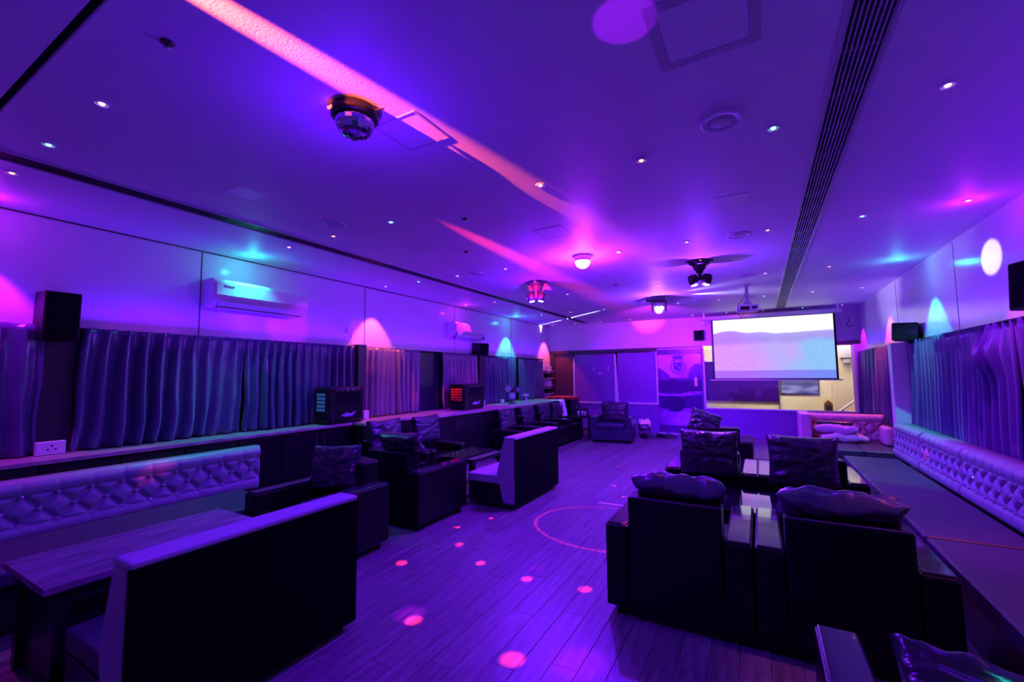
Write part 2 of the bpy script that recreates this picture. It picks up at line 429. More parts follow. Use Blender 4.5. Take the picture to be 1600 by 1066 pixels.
def pic_col(co):
    t = (co.z - 1.03) / 0.9
    n = noise.noise(Vector((co.x * 3, co.z * 9, 1)))
    c = Vector(s2l((70, 80, 160))).lerp(Vector(s2l((150, 165, 215))), max(0, min(1, 0.4 + n)))
    if t > .25: c = Vector(s2l((60, 62, 95))).lerp(c, .3 + .3 * max(0, n))
    return c
b = bmesh.new(); grid(b, 40, 20, lambda a, c: Vector((-.42 + a * .84, -0.036, 1.04 + c * .75)))
pt = thing('framed_print', 'blue seascape print in thin frame on cream wall, lower edge below the screen', 'picture', (0.92, CY, 0))
pt.location = (0.92, CY, 0)
o = obj('print', b, attr_mat('seascape_print', 0.4), pt); paint(o, pic_col)
obj('frame', B(-.45, .45, -0.034, -0.002, 1.01, 1.82, 0.004), M['frame_dark'], pt)

cb_ = thing('wooden_cabinet', 'small arched brown wooden shrine box standing beyond the clear window', 'cabinet', (1.47, 13.6, 0))
b = bmesh.new(); prism(b, [(-.09, .0), (.09, .0), (.09, .80), (.05, .86), (0, .9), (-.05, .86), (-.09, .80)], -.06, .06)
obj('body', b, M['wood'], cb_)
obj('door', B(-.055, .055, -.075, -.058, .62, .78, .004), M['frame_dark'], cb_)
rl = thing('handrail', 'slanting white metal handrail seen through the right end of the clear window', 'railing', (1.9, 13.3, 0))
obj('rail', tube(bmesh.new(), [(-.30, 0, .60), (.05, 0, .90), (.34, 0, 1.15)], .026, 8), M['frame_light'], rl)
obj('post', cyl(bmesh.new(), (-.18, 0, 0), (-.18, 0, .70), .014, n=8), M['black'], rl)
wl = thing('wall_lantern', 'grey box lantern hung high behind the right end of the clear window', 'lamp', (1.86, 13.7, 0))
obj('body', B(-.10, .16, -.14, -.002, 1.95, 2.2, .02), M['grille'], wl)
obj('shade', B(-.02, .12, -.12, -.02, 1.82, 1.95, .015), M['grille'], wl)

# mural door
def mural(co):
    X = (co.x + 2.44) / 1.16; Z = co.z / 2.27
    n = noise.noise(Vector((co.x * 1.6, co.z * 2.0, 0.3))); n2 = noise.noise(Vector((co.x * 9, co.z * 16, 1.3)))
    sky = Vector((.42, .36, .55)).lerp(Vector((.62, .58, .74)), max(0, min(1, .5 + n)))
    c = sky
    if Z > .93: c = Vector((.12, .05, .22))
    ridge = .66 + .13 * max(0, 1 - X / .30) ** .7 if X < .30 else .655
    if X > .68: ridge = max(ridge, .66 + .155 * min(1, (X - .68) / .14) ** .6)
    ridge += .008 * noise.noise(Vector((X * 30, 0, 0)))
    if Z < ridge: c = Vector((.16, .09, .30)) * (1 + .25 * n2)
    tl = .625 + .02 * abs(noise.noise(Vector((X * 45, 4, 0)))) + .03 * max(0, 1 - abs(X - .32) * 12)
    if Z < tl: c = Vector((.07, .035, .16)) * (1 + .3 * n2)
    if Z < .50:
        c = Vector((.10, .05, .22)) * (1 + .3 * n2)
        band = abs(Z - (.465 - .02 * math.sin(X * 5)))
        if band < .03: c = c.lerp(Vector((.55, .45, .70)), (1 - band / .03) * (.5 + .5 * max(0, n2 + .4)))
    if Z < .44: c = Vector((.085, .045, .20)) * (1 + .4 * n2)
    if Z < .30 + .06 * n:
        c = Vector((.24, .13, .40)).lerp(Vector((.45, .36, .62)), max(0, min(1, .45 + 1.4 * n)))
        c = c * (1 + .3 * n2)
    if (X - .38) ** 2 / .05 + (Z - .35) ** 2 / .009 < 1: c = Vector((.05, .025, .13)) * (1 + .3 * n2)
    if Z < .10: c = Vector((.10, .05, .2)) * (1 + n * .8)
    return Vector((max(0, c.x) ** 1.25 * 1.25, max(0, c.y) ** 1.9 * .75, max(0, c.z) ** 1.15 * 1.05))
door = D.objects.new('door_1', None); COL.objects.link(door); door['kind'] = 'structure'
b = bmesh.new(); grid(b, 90, 170, lambda a, c: Vector((DR[0] + .02 + a * 1.10, YB - 0.0225, 0.03 + c * 2.22)))
mu = obj('mural_print', b, attr_mat('mural_print', 0.3), door); paint(mu, mural)
obj('leaf', B(DR[0] + .015, DR[1] - .035, YB - 0.022, YB + 0.03, 0.025, 2.255), M['lower_wall'], door)
obj('top_edge', B(DR[0], DR[1], YB - 0.026, YB + .03, 2.256, 2.275), M['frame_light'], door)
obj('threshold', B(DR[0], DR[1], YB - 0.03, YB + .03, 0, 0.022), M['frame_light'], door)
obj('lock_plate', B(-1.50, -1.43, YB - 0.032, YB - 0.0235, 1.27, 1.50, .004), M['white'], door)
obj('door_handle', tube(bmesh.new(), [(-1.385, YB - .05, 1.18), (-1.385, YB - .05, 1.58)], .010, 8), M['metal'], door)
# emblem on the mural door : crown, laurel ring, shield with letters
EX, EZ, EY = -1.90, 1.785, YB - 0.0235
eb = thing('door_emblem', 'dark crown, laurel ring and shield emblem on the mural door', 'emblem', (EX, EY, EZ))
eb.scale = (.82, 1, .82)
b = bmesh.new()
prism(b, [(-.14, .25), (.14, .25), (.19, .40), (.10, .33), (.055, .42), (0, .34), (-.055, .42), (-.10, .33), (-.19, .40)], -.003, 0)
for q in ((-.19, .41), (-.055, .43), (.055, .43), (.19, .41)): cyl(b, (q[0], -.003, q[1]), (q[0], 0, q[1]), .016, n=10)
box(b, -.15, .15, -.003, 0, .215, .235)
cyl(b, (0, -.003, .45), (0, 0, .45), .02, n=10)
obj('crown', b, M['ink'], eb)
b = bmesh.new()
prism(b, [(-.13, .12), (-.07, .15), (0, .13), (.07, .15), (.13, .12), (.135, 0), (.10, -.09), (0, -.16), (-.10, -.09), (-.135, 0)], -.003, 0)
obj('shield', b, M['ink'], eb)
b = bmesh.new()
for k in range(34):
    a = math.radians(-245 + k * 9.4)
    for rr, l in ((.200, .045), (.238, .035)):
        c = Vector((rr * math.cos(a), 0, rr * math.sin(a)))
        t = Vector((-math.sin(a + .5), 0, math.cos(a + .5))); nn = Vector((t.z, 0, -t.x))
        vs = [b.verts.new(c + t * l * .5 * p + nn * .015 * q + Vector((0, -.0025, 0))) for p, q in ((-1, 0), (0, 1), (1, 0), (0, -1))]
        b.faces.new(vs)
obj('laurel_ring', b, M['ink'], eb)
def text(name, s, loc, size, m, parent=None, rot=(PI / 2, 0, 0)):
    c = D.curves.new(name, 'FONT'); c.body = s; c.size = size; c.align_x = 'CENTER'; c.align_y = 'CENTER'; c.extrude = 0.001
    t = D.objects.new(name, c); COL.objects.link(t)
    bpy.context.view_layer.update()
    me = D.meshes.new_from_object(t.evaluated_get(bpy.context.evaluated_depsgraph_get()))
    D.objects.remove(t); me.materials.clear(); me.materials.append(m)
    o = D.objects.new(name, me); COL.objects.link(o); o.location = loc; o.rotation_euler = rot
    if parent: o.parent = parent
    return o
text('letter', 'H', (-.045, -.005, .045), .11, M['ink_light'], eb)
text('letter', 'P', (.045, -.005, -.035), .11, M['ink_light'], eb)

# ------------------------------------------------------------------ ceiling fittings
def vent(name, label, x0, x1, y0, y1, nsl, mslat):
    t = thing(name, label, 'vent', ((x0 + x1) / 2, 0, H)); hw = (x1 - x0) / 2
    obj('duct', B(-hw - .01, hw + .01, y0, y1, .06, .11), M['dark'], t)
    for s in (-1, 1):
        obj('frame', B(s * (hw + .004) - .009, s * (hw + .004) + .009, y0, y1, -.010, .0, .002), M['grille'], t)
    for k in range(nsl):
        x = -hw + (k + .5) * 2 * hw / nsl
        obj('slat', B(x - .0035, x + .0035, y0, y1, -.004, .026), mslat, t)
    y = max(y0, .6) + .3; me = None
    while y < y1:
        if me is None: o = obj('cross_bar', B(-hw, hw, 0, .006, -.001, .022), mslat, t); me = o.data
        else: o = D.objects.new('cross_bar', me); COL.objects.link(o); o.parent = t
        o.location = (0, y, 0); y += .38
    return t
vent('ceiling_vent', 'long linear slot vent along the left side of the ceiling', VX[0][0], VX[0][1], 0.62, VX[0][3], 6, M['cabinet'])
vent('ceiling_vent', 'long linear slot vent in the ceiling right of the speakers, running to the screen', VX[1][0], VX[1][1], 0.62, VX[1][3], 9, M['grille'])

def hatch(label, x, y, sz, m, th=.012, cat='panel', name='ceiling_hatch', grp=None):
    t = thing(name, label, cat, (x, y, H), 0, grp)
    obj('panel', B(-sz / 2 + .003, sz / 2 - .003, -sz / 2 + .003, sz / 2 - .003, -.0018, -.0005), m, t)
    b = bmesh.new(); e = sz / 2 + th
    box(b, -e, e, -e, -sz / 2, -.0025, -.0005); box(b, -e, e, sz / 2, e, -.0025, -.0005)
    box(b, -e, -sz / 2, -sz / 2, sz / 2, -.0025, -.0005); box(b, sz / 2, e, -sz / 2, sz / 2, -.0025, -.0005)
    obj('frame', b, M['hatch_edge'] if m is not M['white'] else M['ceiling'], t)
row = ['nearest', 'second nearest', 'third nearest', 'farthest']
for k, y in enumerate((1.93, 4.1, 6.34, 8.6)):
    hatch(f'white square ceiling light panel, unlit, {row[k]} of the left column', -3.55, y, .22, M['white'], cat='ceiling light', name='ceiling_panel')
    hatch(f'square access hatch in the ceiling, {row[k]} of the middle column', -1.78 - .04 * k, y, .30, M['ceiling'])
hatch('large thick-framed ceiling hatch near the top edge of the picture', -.14, 1.94, .34, M['ceiling'], .045)
for k, y in enumerate((4.13, 6.36, 8.62)):
    hatch(f'white square ceiling light panel, unlit, {row[k]} of the right column', -.14, y, .24, M['white'], cat='ceiling light', name='ceiling_panel')

def ceil_speaker(label, x, y):
    t = thing('ceiling_speaker', label, 'speaker', (x, y, H))
    obj('rim', lathe(bmesh.new(), [(.115, -.0005), (.115, -.008), (.10, -.014), (.095, -.008)], n=32), M['ceiling'], t, True)
    obj('grille', lathe(bmesh.new(), [(.0, -.012), (.05, -.011), (.096, -.006)], n=32), M['grille'], t, True)
for k, y in enumerate((2.76, 5.21, 7.48, 9.7)):
    ceil_speaker(f'round flush ceiling speaker, {row[k]} of those beside the right vent', -.13, y)
    ceil_speaker(f'round flush ceiling speaker, {row[k]} of those beside the left vent', -3.55, y)
for k, (x, y, lb) in enumerate(((-2.22, .84, 'upper left corner'), (-2.37, 3.3, 'middle of the ceiling'), (-2.02, 7.1, 'right of the pink dome lamp'), (-3.0, 4.2, 'above the left vent'))):
    t = thing('sprinkler', f'tiny dark sprinkler head in the ceiling, {lb}', 'sprinkler', (x, y, H))
    obj('plate', lathe(bmesh.new(), [(.028, -.0005), (.028, -.006), (.012, -.012), (.0, -.012)], n=14), M['frame_dark'], t, True)
    obj('nozzle', lathe(bmesh.new(), [(.006, -.012), (.006, -.025), (.014, -.028), (.0, -.03)], n=10), M['metal'], t, True)

CX = [-5.33, -4.62, -3.86, -3.03, -1.43, -0.65, 0.14, 0.92, 1.65]
RY = [0.87, 3.0, 5.18, 7.45, 9.65, 11.9]
KIND = [('violet', 'lensV', MAG), ('orange', 'lensO', ORA), ('teal', 'lensT', TEA)]
rim_me = {}
ringb = lathe(bmesh.new(), [(.040, -.0005), (.040, -.005), (.030, -.008), (.026, -.002)], n=20)
rim_o = D.meshes.new('rim'); ringb.to_mesh(rim_o); ringb.free(); rim_o.materials.append(M['white'])
lens_me = {}
for nm, ms, c in KIND:
    lb = lathe(bmesh.new(), [(.015, -.003), (.012, -.009), (.0, -.011)], n=14)
    me = D.meshes.new('lens'); lb.to_mesh(me); lb.free(); me.materials.append(M[ms]); lens_me[nm] = me
side = ['by the left wall', 'left of the left vent', 'just right of the left vent', 'second column right of the left vent', 'left of centre column',
        'centre right column', 'left of the right vent', 'right of the right vent', 'by the right wall']
rown = ['first', 'second', 'third', 'fourth', 'fifth', 'farthest']
for rI, y in enumerate(RY):
    for cI, x in enumerate(CX):
        if rI == 0 and cI in (4, 5, 6): continue
        nm, ms, c = KIND[(cI - rI) % 3]
        if rI == 4 and cI == 3: nm, ms, c = KIND[0]
        t = thing('downlight', f'{nm} pinpoint downlight {side[cI]}, {rown[rI]} row from the camera', 'ceiling light', (x, y, H))
        for nn_, me in (('rim', rim_o), ('lens', lens_me[nm])):
            o = D.objects.new(nn_, me); COL.objects.link(o); o.parent = t
        pw = {'violet': 50, 'orange': 5, 'teal': 4}[nm]
        if cI in (0, 8): pw = {'violet': 180, 'orange': 165, 'teal': 175}[nm]
        if (cI, rI) == (0, 1): pw = 150
        spot('downlight_beam', (x, y, H - .03), (x, y, 0), pw * K, VIO if nm == 'violet' and 0 < cI < 8 else c, (92 if (cI, rI) == (0, 1) else 68) if cI in (0, 8) else 56 if nm != 'violet' else 110, (1.0 if (cI, rI) == (0, 1) else .3) if cI in (0, 8) else .8, .012)

for gx, gy, en, gc in ((-5.33, 3.0, 3.2, TEA), (-5.33, .9, 2.5, MAG), (1.65, 7.45, 2.5, TEA), (1.65, 5.18, 3, MAG), (-5.33, 9.65, 2, TEA), (-5.33, 7.45, 2, MAG)):
    l = D.lights.new('downlight_halo', 'POINT'); l.energy = en; l.color = gc; l.shadow_soft_size = .006
    o = D.objects.new('downlight_halo', l); COL.objects.link(o); o.location = (gx, gy, H - .13)

def moving_head(label, x, y, face, m=M['black'], lens='lensW', spread=.085, down=True):
    t = thing('moving_head_light', label, 'stage light', (x, y, H), face)
    obj('base', lathe(bmesh.new(), [(.13, -.0005), (.135, -.03), (.12, -.055), (.06, -.07)], n=24), m, t, True)
    b = bmesh.new(); box(b, -.17, .17, -.02, .02, -.012, -.001, .003); obj('bracket', b, M['black'], t)
    obj('neck', lathe(bmesh.new(), [(.085, -.05), (.08, -.10), (.045, -.14), (.045, -.16)], n=20), m, t, True)
    y_ = obj('yoke', B(-.022, .022, -.03, .03, -.27, -.15, .006), m, t)
    for s in (-1, 1):
        hd = obj('lamp_head', lathe(bmesh.new(), [(.02, .055), (.055, .045), (.066, 0), (.062, -.05), (.045, -.085)], n=20), m, t, True)
        hd.location = (s * spread, 0, -.235); hd.rotation_euler = (0, s * .18, 0) if down else (PI / 2 * 1.0, 0, 0)
        ln = obj('lens', lathe(bmesh.new(), [(.041, -.086), (.03, -.092), (.0, -.094)], n=16), M[lens], hd, True)
    obj('indicator', B(-.008, .008, -.137, -.13, -.03, -.02), M['indR'], t)
    return t
moving_head('red-lit moving head stage light left of the pink dome lamp', -3.04, 6.17, .3, M['frame_dark'])
moving_head('black twin-barrel moving head stage light right of the pink dome lamp', -.63, 6.17, .2)
# third head: a yoke with two lit lenses facing the camera
mh = thing('moving_head_light', 'moving head stage light with two lit lenses facing the camera', 'stage light', (-1.62, 8.6, H), .19)
obj('base', B(-.11, .11, -.09, .09, -.07, -.0005, .012), M['black'], mh)
obj('side_bracket', B(-.24, -.11, -.03, .03, -.10, -.05, .006), M['black'], mh)
b = bmesh.new(); box(b, -.135, .135, -.04, .04, -.115, -.085, .006); box(b, -.135, -.115, -.04, .04, -.30, -.11, .004); box(b, .115, .135, -.04, .04, -.30, -.11, .004)
obj('yoke', b, M['black'], mh)
hd = obj('lamp_head', lathe(bmesh.new(), [(.05, .09), (.095, .06), (.108, -.02), (.10, -.08), (.085, -.095)], n=24, axis='Y'), M['grille'], mh, True)
hd.location = (0, 0, -.235)
for s in (-1, 1):
    obj('lens', lathe(bmesh.new(), [(.034, -.10), (.025, -.108), (0, -.110)], (s * .047, 0, -.01), n=16, axis='Y'), M['lensW'], hd, True)

# mirror ball lamp
bl = thing('disco_ball_light', 'black crystal disco ball light hanging from the near ceiling', 'stage light', (-1.90, 1.60, H))
obj('base', lathe(bmesh.new(), [(.118, -.0005), (.128, -.01), (.128, -.05), (.115, -.058), (0, -.058)], n=28), M['black'], bl, True)
b = bmesh.new(); bmesh.ops.create_uvsphere(b, u_segments=18, v_segments=14, radius=.105); 
for v in b.verts: v.co.z = v.co.z * .9 - .075
obj('crystal_dome', b, M['ball'], bl)
obj('bracket_arm', tube(bmesh.new(), [(.12, .02, -.03), (.17, .05, -.02)], .006), M['black'], bl)
for s in (0, 1): obj('indicator', B(-.075 + s * .02, -.063 + s * .02, -.125, -.112, -.035, -.023), M['indR'], bl)

dm = thing('dome_lamp', 'glowing pink dome lamp in the middle of the ceiling', 'ceiling light', (-1.87, 5.12, H))
obj('collar', lathe(bmesh.new(), [(.125, -.0005), (.125, -.006), (.098, -.010), (.098, -.07), (.09, -.075)], n=28), M['white'], dm, True)
obj('dome', lathe(bmesh.new(), [(.094, -.074), (.088, -.10), (.068, -.135), (.035, -.155), (0, -.16)], n=28), M['domeP'], dm, True)

# projector
pj = thing('projector', 'white projector on a ceiling pole in front of the screen', 'projector', (-.13, 8.35, H), .12)
obj('ceiling_plate', B(-.05, .05, -.05, .05, -.012, -.0005), M['grille'], pj)
b = bmesh.new(); box(b, -.022, .022, -.022, .022, -.30, -.012, .004); prism(b, [(-.02, -.24), (.02, -.24), (.07, -.33), (-.07, -.33)], -.03, .03)
obj('pole', b, M['grille'], pj)
obj('body', B(-.16, .16, -.12, .12, -.455, -.335, .025), M['white'], pj)
obj('lens', lathe(bmesh.new(), [(.03, .115), (.03, .14), (.02, .142), (0, .142)], (.07, 0, -.395), n=16, axis='Y'), M['lensW'], pj, True)
obj('port_panel', B(-.12, .02, -.1225, -.119, -.43, -.37), M['black'], pj)
obj('vent', B(.05, .13, -.1225, -.119, -.42, -.37), M['frame_dark'], pj)
obj('cable', tube(bmesh.new(), [(-.02, -.03, -.05), (-.04, -.05, -.2), (-.15, -.1, -.34), (-.16, -.13, -.42), (-.15, -.13, -.5), (-.11, -.13, -.58), (-.08, -.12, -.5)], .004), M['black'], pj)

# projection screen
SY = 11.77
def scr_col(co):
    X = (co.x + .96) / 2.42; Z = (co.z - 1.47) / 1.42
    n = noise.noise(Vector((co.x * 2.2, co.z * 3, 2))); n2 = noise.noise(Vector((co.x * 7, co.z * 34, 5))); n3 = noise.noise(Vector((co.x * 22, co.z * 50, 8)))
    def sm(e, wd, v): return max(0.0, min(1.0, (v - e) / wd + .5))
    c = Vector((1.1, 1.1, 1.15))
    ridge = .735 + .075 * math.exp(-((X - .14) / .16) ** 2) + .03 * math.exp(-((X - .42) / .08) ** 2) + .02 * math.exp(-((X - .95) / .2) ** 2) + .005 * n2
    hill = Vector(s2l((190, 176, 250))).lerp(Vector(s2l((160, 140, 240))), min(1, max(0, (ridge - Z) / .2))) * (1 + .09 * n2)
    hill = hill.lerp(Vector(s2l((196, 130, 244))), sm(.30, .3, 1 - X - .35) * .7)
    c = c.lerp(hill, sm(0, .02, ridge - Z))
    g = Vector(s2l((226, 160, 255))).lerp(Vector(s2l((150, 205, 255))), max(0, min(1, (X - .32) * 1.8 + .35 * n))) * (1 + .10 * n2 + .08 * n3)
    c = c.lerp(g, sm(0, .10, .60 + .03 * n - Z + .04 * (X - .5)))
    if Z < .135: c = Vector(s2l((180, 112, 255))).lerp(Vector(s2l((125, 145, 255))), max(0, min(1, (X - .25) * 1.6)))
    return c
sc_ = thing('projector_screen', 'large white pull-down screen showing a hazy grassy landscape', 'screen', (0, SY, 0), -0.0)
b = bmesh.new(); grid(b, 200, 150, lambda a, c: Vector((-.955 + a * 2.41, -.004, 1.475 + c * 1.42)))
o = obj('picture', b, attr_mat('screen_picture', .6, .92), sc_); paint(o, scr_col)
obj('cloth', B(-1.0, 1.495, -.003, .003, 1.445, 2.90), M['black'], sc_)
obj('weight_bar', B(-1.06, 1.56, -.014, .014, 1.425, 1.45, .005), M['white'], sc_)
obj('case', cyl(bmesh.new(), (-1.22, .03, 2.96), (1.62, .03, 2.96), .055, n=20), M['white'], sc_, True)
for s in (-1.15, 1.55): obj('bracket', B(s - .02, s + .02, -.02, .08, 2.94, H - .001), M['white'], sc_)

sb_ = thing('junction_box', 'small white junction box high on the back wall left of the screen', 'box', (-1.22, YB, 2.93))
obj('box', B(-.10, .04, -.06, -.001, -.07, .07, .006), M['white'], sb_)
obj('socket', B(.06, .12, -.05, -.001, -.05, .06, .004), M['frame_light'], sb_)

def wall_speaker(label, loc, rz, w_, d_, h_, tilt=0):
    t = thing('wall_speaker', label, 'speaker', loc, rz)
    a = obj('cabinet', B(-w_ / 2, w_ / 2, -d_, -.03, -h_ / 2, h_ / 2, .008), M['black'], t)
    g = obj('grille', B(-w_ / 2 + .012, w_ / 2 - .012, -d_ - .006, -d_ + .001, -h_ / 2 + .012, h_ / 2 - .012, .003), M['dark'], t)
    obj('bracket', B(-.03, .03, -.03, -.001, -.04, .04), M['black'], t)
    a.rotation_euler = g.rotation_euler = (tilt, 0, 0)
    return t
wall_speaker('small black speaker on the back wall left of the screen', (-1.33, YB, 2.59), 0, .24, .2, .26)
wall_speaker('large black speaker on the left wall nearest the camera', (XL, 1.37, 2.17), PI / 2, .24, .30, .42, .04)
wall_speaker('small black speaker on the left wall past the far air conditioner', (XL, 8.25, 2.2), PI / 2 - .2, .28, .30, .27, .06)
wall_speaker('black speaker high on the right wall above the pale pillar', (XR, 8.05, 2.15), -PI / 2 - .3, .32, .3, .25, -.05)
wall_speaker('black speaker at the right edge of the picture', (XR, 4.68, 2.22), -PI / 2 + .25, .26, .28, .36, -.05)

# air conditioners
def aircon(label, y0, y1, z0, z1, sticker=False):
    t = thing('air_conditioner', label, 'air conditioner', (XL, y0, z0)); L = y1 - y0; h = z1 - z0
    prof = [(0.0, 0), (.10, 0), (.20, .06), (.235, .12), (.235, h - .05), (.20, h - .01), (.15, h), (0, h)]
    b = bmesh.new(); A = [b.verts.new((x + .001, 0, z)) for x, z in prof]; C_ = [b.verts.new((x + .001, L, z)) for x, z in prof]
    b.faces.new(A); b.faces.new(list(reversed(C_)))
    for i in range(len(prof)): b.faces.new((A[i], A[(i + 1) % len(prof)], C_[(i + 1) % len(prof)], C_[i]))
    bmesh.ops.bevel(b, geom=b.edges[:], offset=.008, segments=2, affect='EDGES')
    obj('housing', b, M['white'], t)
    obj('front_panel', B(.232, .244, .02, L - .02, .13, h - .05, .004), M['white'], t)
    obj('louvre', B(.10, .19, .08, L - .08, -.008, .001), M['dark'], t)
    f1 = obj('flap', B(-.05, .05, .07, L - .07, -.003, .003), M['white'], t); f1.location = (.20, 0, .02); f1.rotation_euler = (0, -.9, 0)
    b = bmesh.new()
    for k in range(5): box(b, .2445, .246, .10 + k * .024, .118 + k * .024, h - .10, h - .08 - .006 * (k % 2))
    obj('badge', b, M['frame_dark'], t)
    return t
aircon('white split air conditioner on the left wall, nearer one lit teal', 2.62, 3.82, 2.43, 2.76)
ac2 = aircon('white split air conditioner on the left wall, farther small-looking one', 7.2, 8.3, 2.40, 2.72)
o = obj('price_label', cyl(bmesh.new(), (.262, .11, .18), (.268, .11, .18), .13, n=20), M['white'], ac2)
rm = thing('remote_holder', 'little remote control in a holder right of the far air conditioner', 'remote', (XL, 8.55, 2.55))
obj('holder', B(.001, .03, -.05, .05, -.12, .06, .005), M['frame_dark'], rm)
obj('remote', B(.012, .035, -.035, .035, -.05, .10, .006), M['white'], rm)
ts = thing('thermostat', 'tiny white switch box with wire on the left wall under the pink glow', 'switch', (XL, 4.72, 2.32))
obj('box', B(.001, .03, -.06, .06, -.035, .035, .004), M['white'], ts)
obj('wire', tube(bmesh.new(), [(.02, 0, -.03), (.03, .02, -.10), (.03, -.02, -.15), (.03, .03, -.19)], .004), M['frame_dark'], ts)
wr = thing('cable_loop', 'thin black cable loop hanging on the back wall right of the screen', 'cable', (1.80, YB, 2.75))
obj('loop', tube(bmesh.new(), [(0, -.01, .12), (.03, -.01, .02), (-.03, -.01, -.06), (.02, -.01, -.13), (.08, -.01, -.08), (.12, -.01, -.10)], .006), M['black'], wr)

# ------------------------------------------------------------------ left counter with cabinets
CZ = .935
segs = [(0.2, 4.40, -5.14), (4.40, 5.75, -4.90), (5.75, 7.55, -4.66), (7.55, 10.95, -4.60)]
ct = thing('counter_top', 'long wood-grained counter top along the left wall under the curtains', 'counter', (XL, 0, CZ))
for y0, y1, xf in segs:
    obj('board', B(.002, xf - XL, y0, y1 - .003, -.035, 0, .004), M['counter'], ct)
names_ = ['left edge of the picture', 'behind the tufted left bench', 'behind the left bench end', 'behind the near recliners', 'behind the first wall chair', 'behind the second wall chair', 'before the far wall chairs', 'beside the orange-lit cooler', 'behind the far wall chairs, first', 'behind the far wall chairs, second', 'behind the far wall chairs, third', 'behind the far wall chairs, last']
q = 0
for y0, y1, xf in segs:
    n = max(1, round((y1 - y0) / 1.05)); L = (y1 - y0) / n
    for k in range(n):
        a = y0 + k * L
        t = thing('base_cabinet', f'black two-door base cabinet under the left counter, {names_[min(q, 11)]}', 'cabinet', (XL, a, 0)); q += 1
        d = xf - XL - .03
        obj('body', B(.002, d - .02, .004, L - .004, .0, CZ - .037), M['cabinet'], t)
        for s in (0, 1):
            dr = obj('door', B(d - .018, d, .008 + s * L / 2, L / 2 - .004 + s * L / 2, .08, CZ - .05, .003), M['cabinet'], t)
            hy = L / 2 + (-.06 if s == 0 else .06)
            obj('handle', tube(bmesh.new(), [(d, hy, .66), (d + .025, hy, .67), (d + .025, hy, .79), (d, hy, .80)], .006, 6), M['metal'], dr)

# tall cabinet at the far end with a red cloth
tb = thing('side_cabinet', 'dark side cabinet with red patterned cloth at the far end of the counter', 'cabinet', (-5.15, 11.0, 0))
obj('body', B(0, .72, 0, .6, 0, .92, .006), M['cabinet'], tb)
obj('door', B(.05, .67, -.014, -.001, .1, .86, .004), M['cabinet'], tb)
rc = obj('table_runner', B(-5.18, -4.40, 10.98, 11.62, .924, 1.0, .01), M['red_cloth']); tag(rc, 'red patterned cloth block on top of the far side cabinet', 'cloth')

# ------------------------------------------------------------------ curtains
def curtain(label, side, x, y0, y1, z0, z1, seed, mm='curtain', amp=.042, pitch=.115, lean=0.0, flare=0.0, bunch=None):
    rn = random.Random(seed); L = y1 - y0; npl = max(3, int(L / pitch)); nu = npl * 8; nv = 22
    ph = [rn.uniform(-.35, .35) for _ in range(npl + 2)]; am = [rn.uniform(.35, 1.6) for _ in range(npl + 2)]
    b = bmesh.new()
    def fn(a, c):
        t = a * npl; k = int(min(t, npl - 1e-6)); fr = t - k
        pz = c                                             # 0 bottom, 1 top
        A = amp * (am[k] * (1 - fr) + am[k + 1] * fr)
        phs = ph[k] * (1 - fr) + ph[k + 1] * fr
        free = (1 - pz)
        w = math.sin(2 * PI * t + phs * 2 * free)
        # pinch pleat near the top
        if pz > .86: w = w * .55 + .6 * max(0, math.cos(2 * PI * (t - .25))) ** 6
        d = A * (.55 + .75 * free) * w
        n1 = noise.noise(Vector((a * L * 2.2, c * 1.6, seed)))
        d += n1 * .032 * free + noise.noise(Vector((a * L * 8, c * 5, seed + 3))) * .012 * free
        yy = y0 + a * L + lean * free + (a - .5) * flare * free + noise.noise(Vector((a * 4, c * 2, seed + 9))) * .05 * free
        zz = z0 + c * (z1 - z0) + (.012 * abs(math.sin(PI * t)) if c > .99 else 0) + (abs(noise.noise(Vector((a * L * 2.5, 0, seed)))) * .03 if c < .01 else 0)
        if bunch:
            g = math.exp(-((yy - bunch) / .22) ** 2) * math.exp(-((c - .82) / .10) ** 2)
            d += g * .10; yy += (bunch - yy) * g * .4
        return Vector((x + side * d, yy, zz))
    grid(b, nu, nv, fn)
    o = obj('curtain', b, M[mm], smooth=True)
    so = o.modifiers.new('thickness', 'SOLIDIFY'); so.thickness = .004
    return tag(o, label, 'curtain')
LX = XL + .13; ZT = 2.07
curtain('dark satin curtain at the left edge of the picture, left of the large speaker', 1, LX, .35, 1.31, CZ + .01, ZT, 1, amp=.05, pitch=.16)
curtain('long dark satin curtain between the large speaker and the teal-lit air conditioner', 1, LX, 1.56, 3.05, CZ + .01, ZT, 2, amp=.045, pitch=.14, lean=-.05)
curtain('dark satin curtain left of the near air cooler, catching violet light', 1, LX, 3.05, 3.72, CZ + .01, ZT, 3, pitch=.105)
curtain('dark satin curtain hanging behind the near air cooler', 1, LX, 3.72, 4.72, CZ + .01, ZT, 4, pitch=.12)
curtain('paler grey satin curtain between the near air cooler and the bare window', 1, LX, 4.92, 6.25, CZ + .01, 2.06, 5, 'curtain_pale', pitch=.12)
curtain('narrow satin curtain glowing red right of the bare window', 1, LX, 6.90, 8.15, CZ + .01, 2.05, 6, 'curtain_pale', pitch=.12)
curtain('dark satin curtain behind the desk fan on the left', 1, LX, 8.42, 9.92, CZ + .01, 2.04, 7, pitch=.12)
curtain('farthest dark satin curtain on the left wall beside the rack', 1, LX, 10.08, 11.55, CZ + .01, 2.02, 8, pitch=.12)
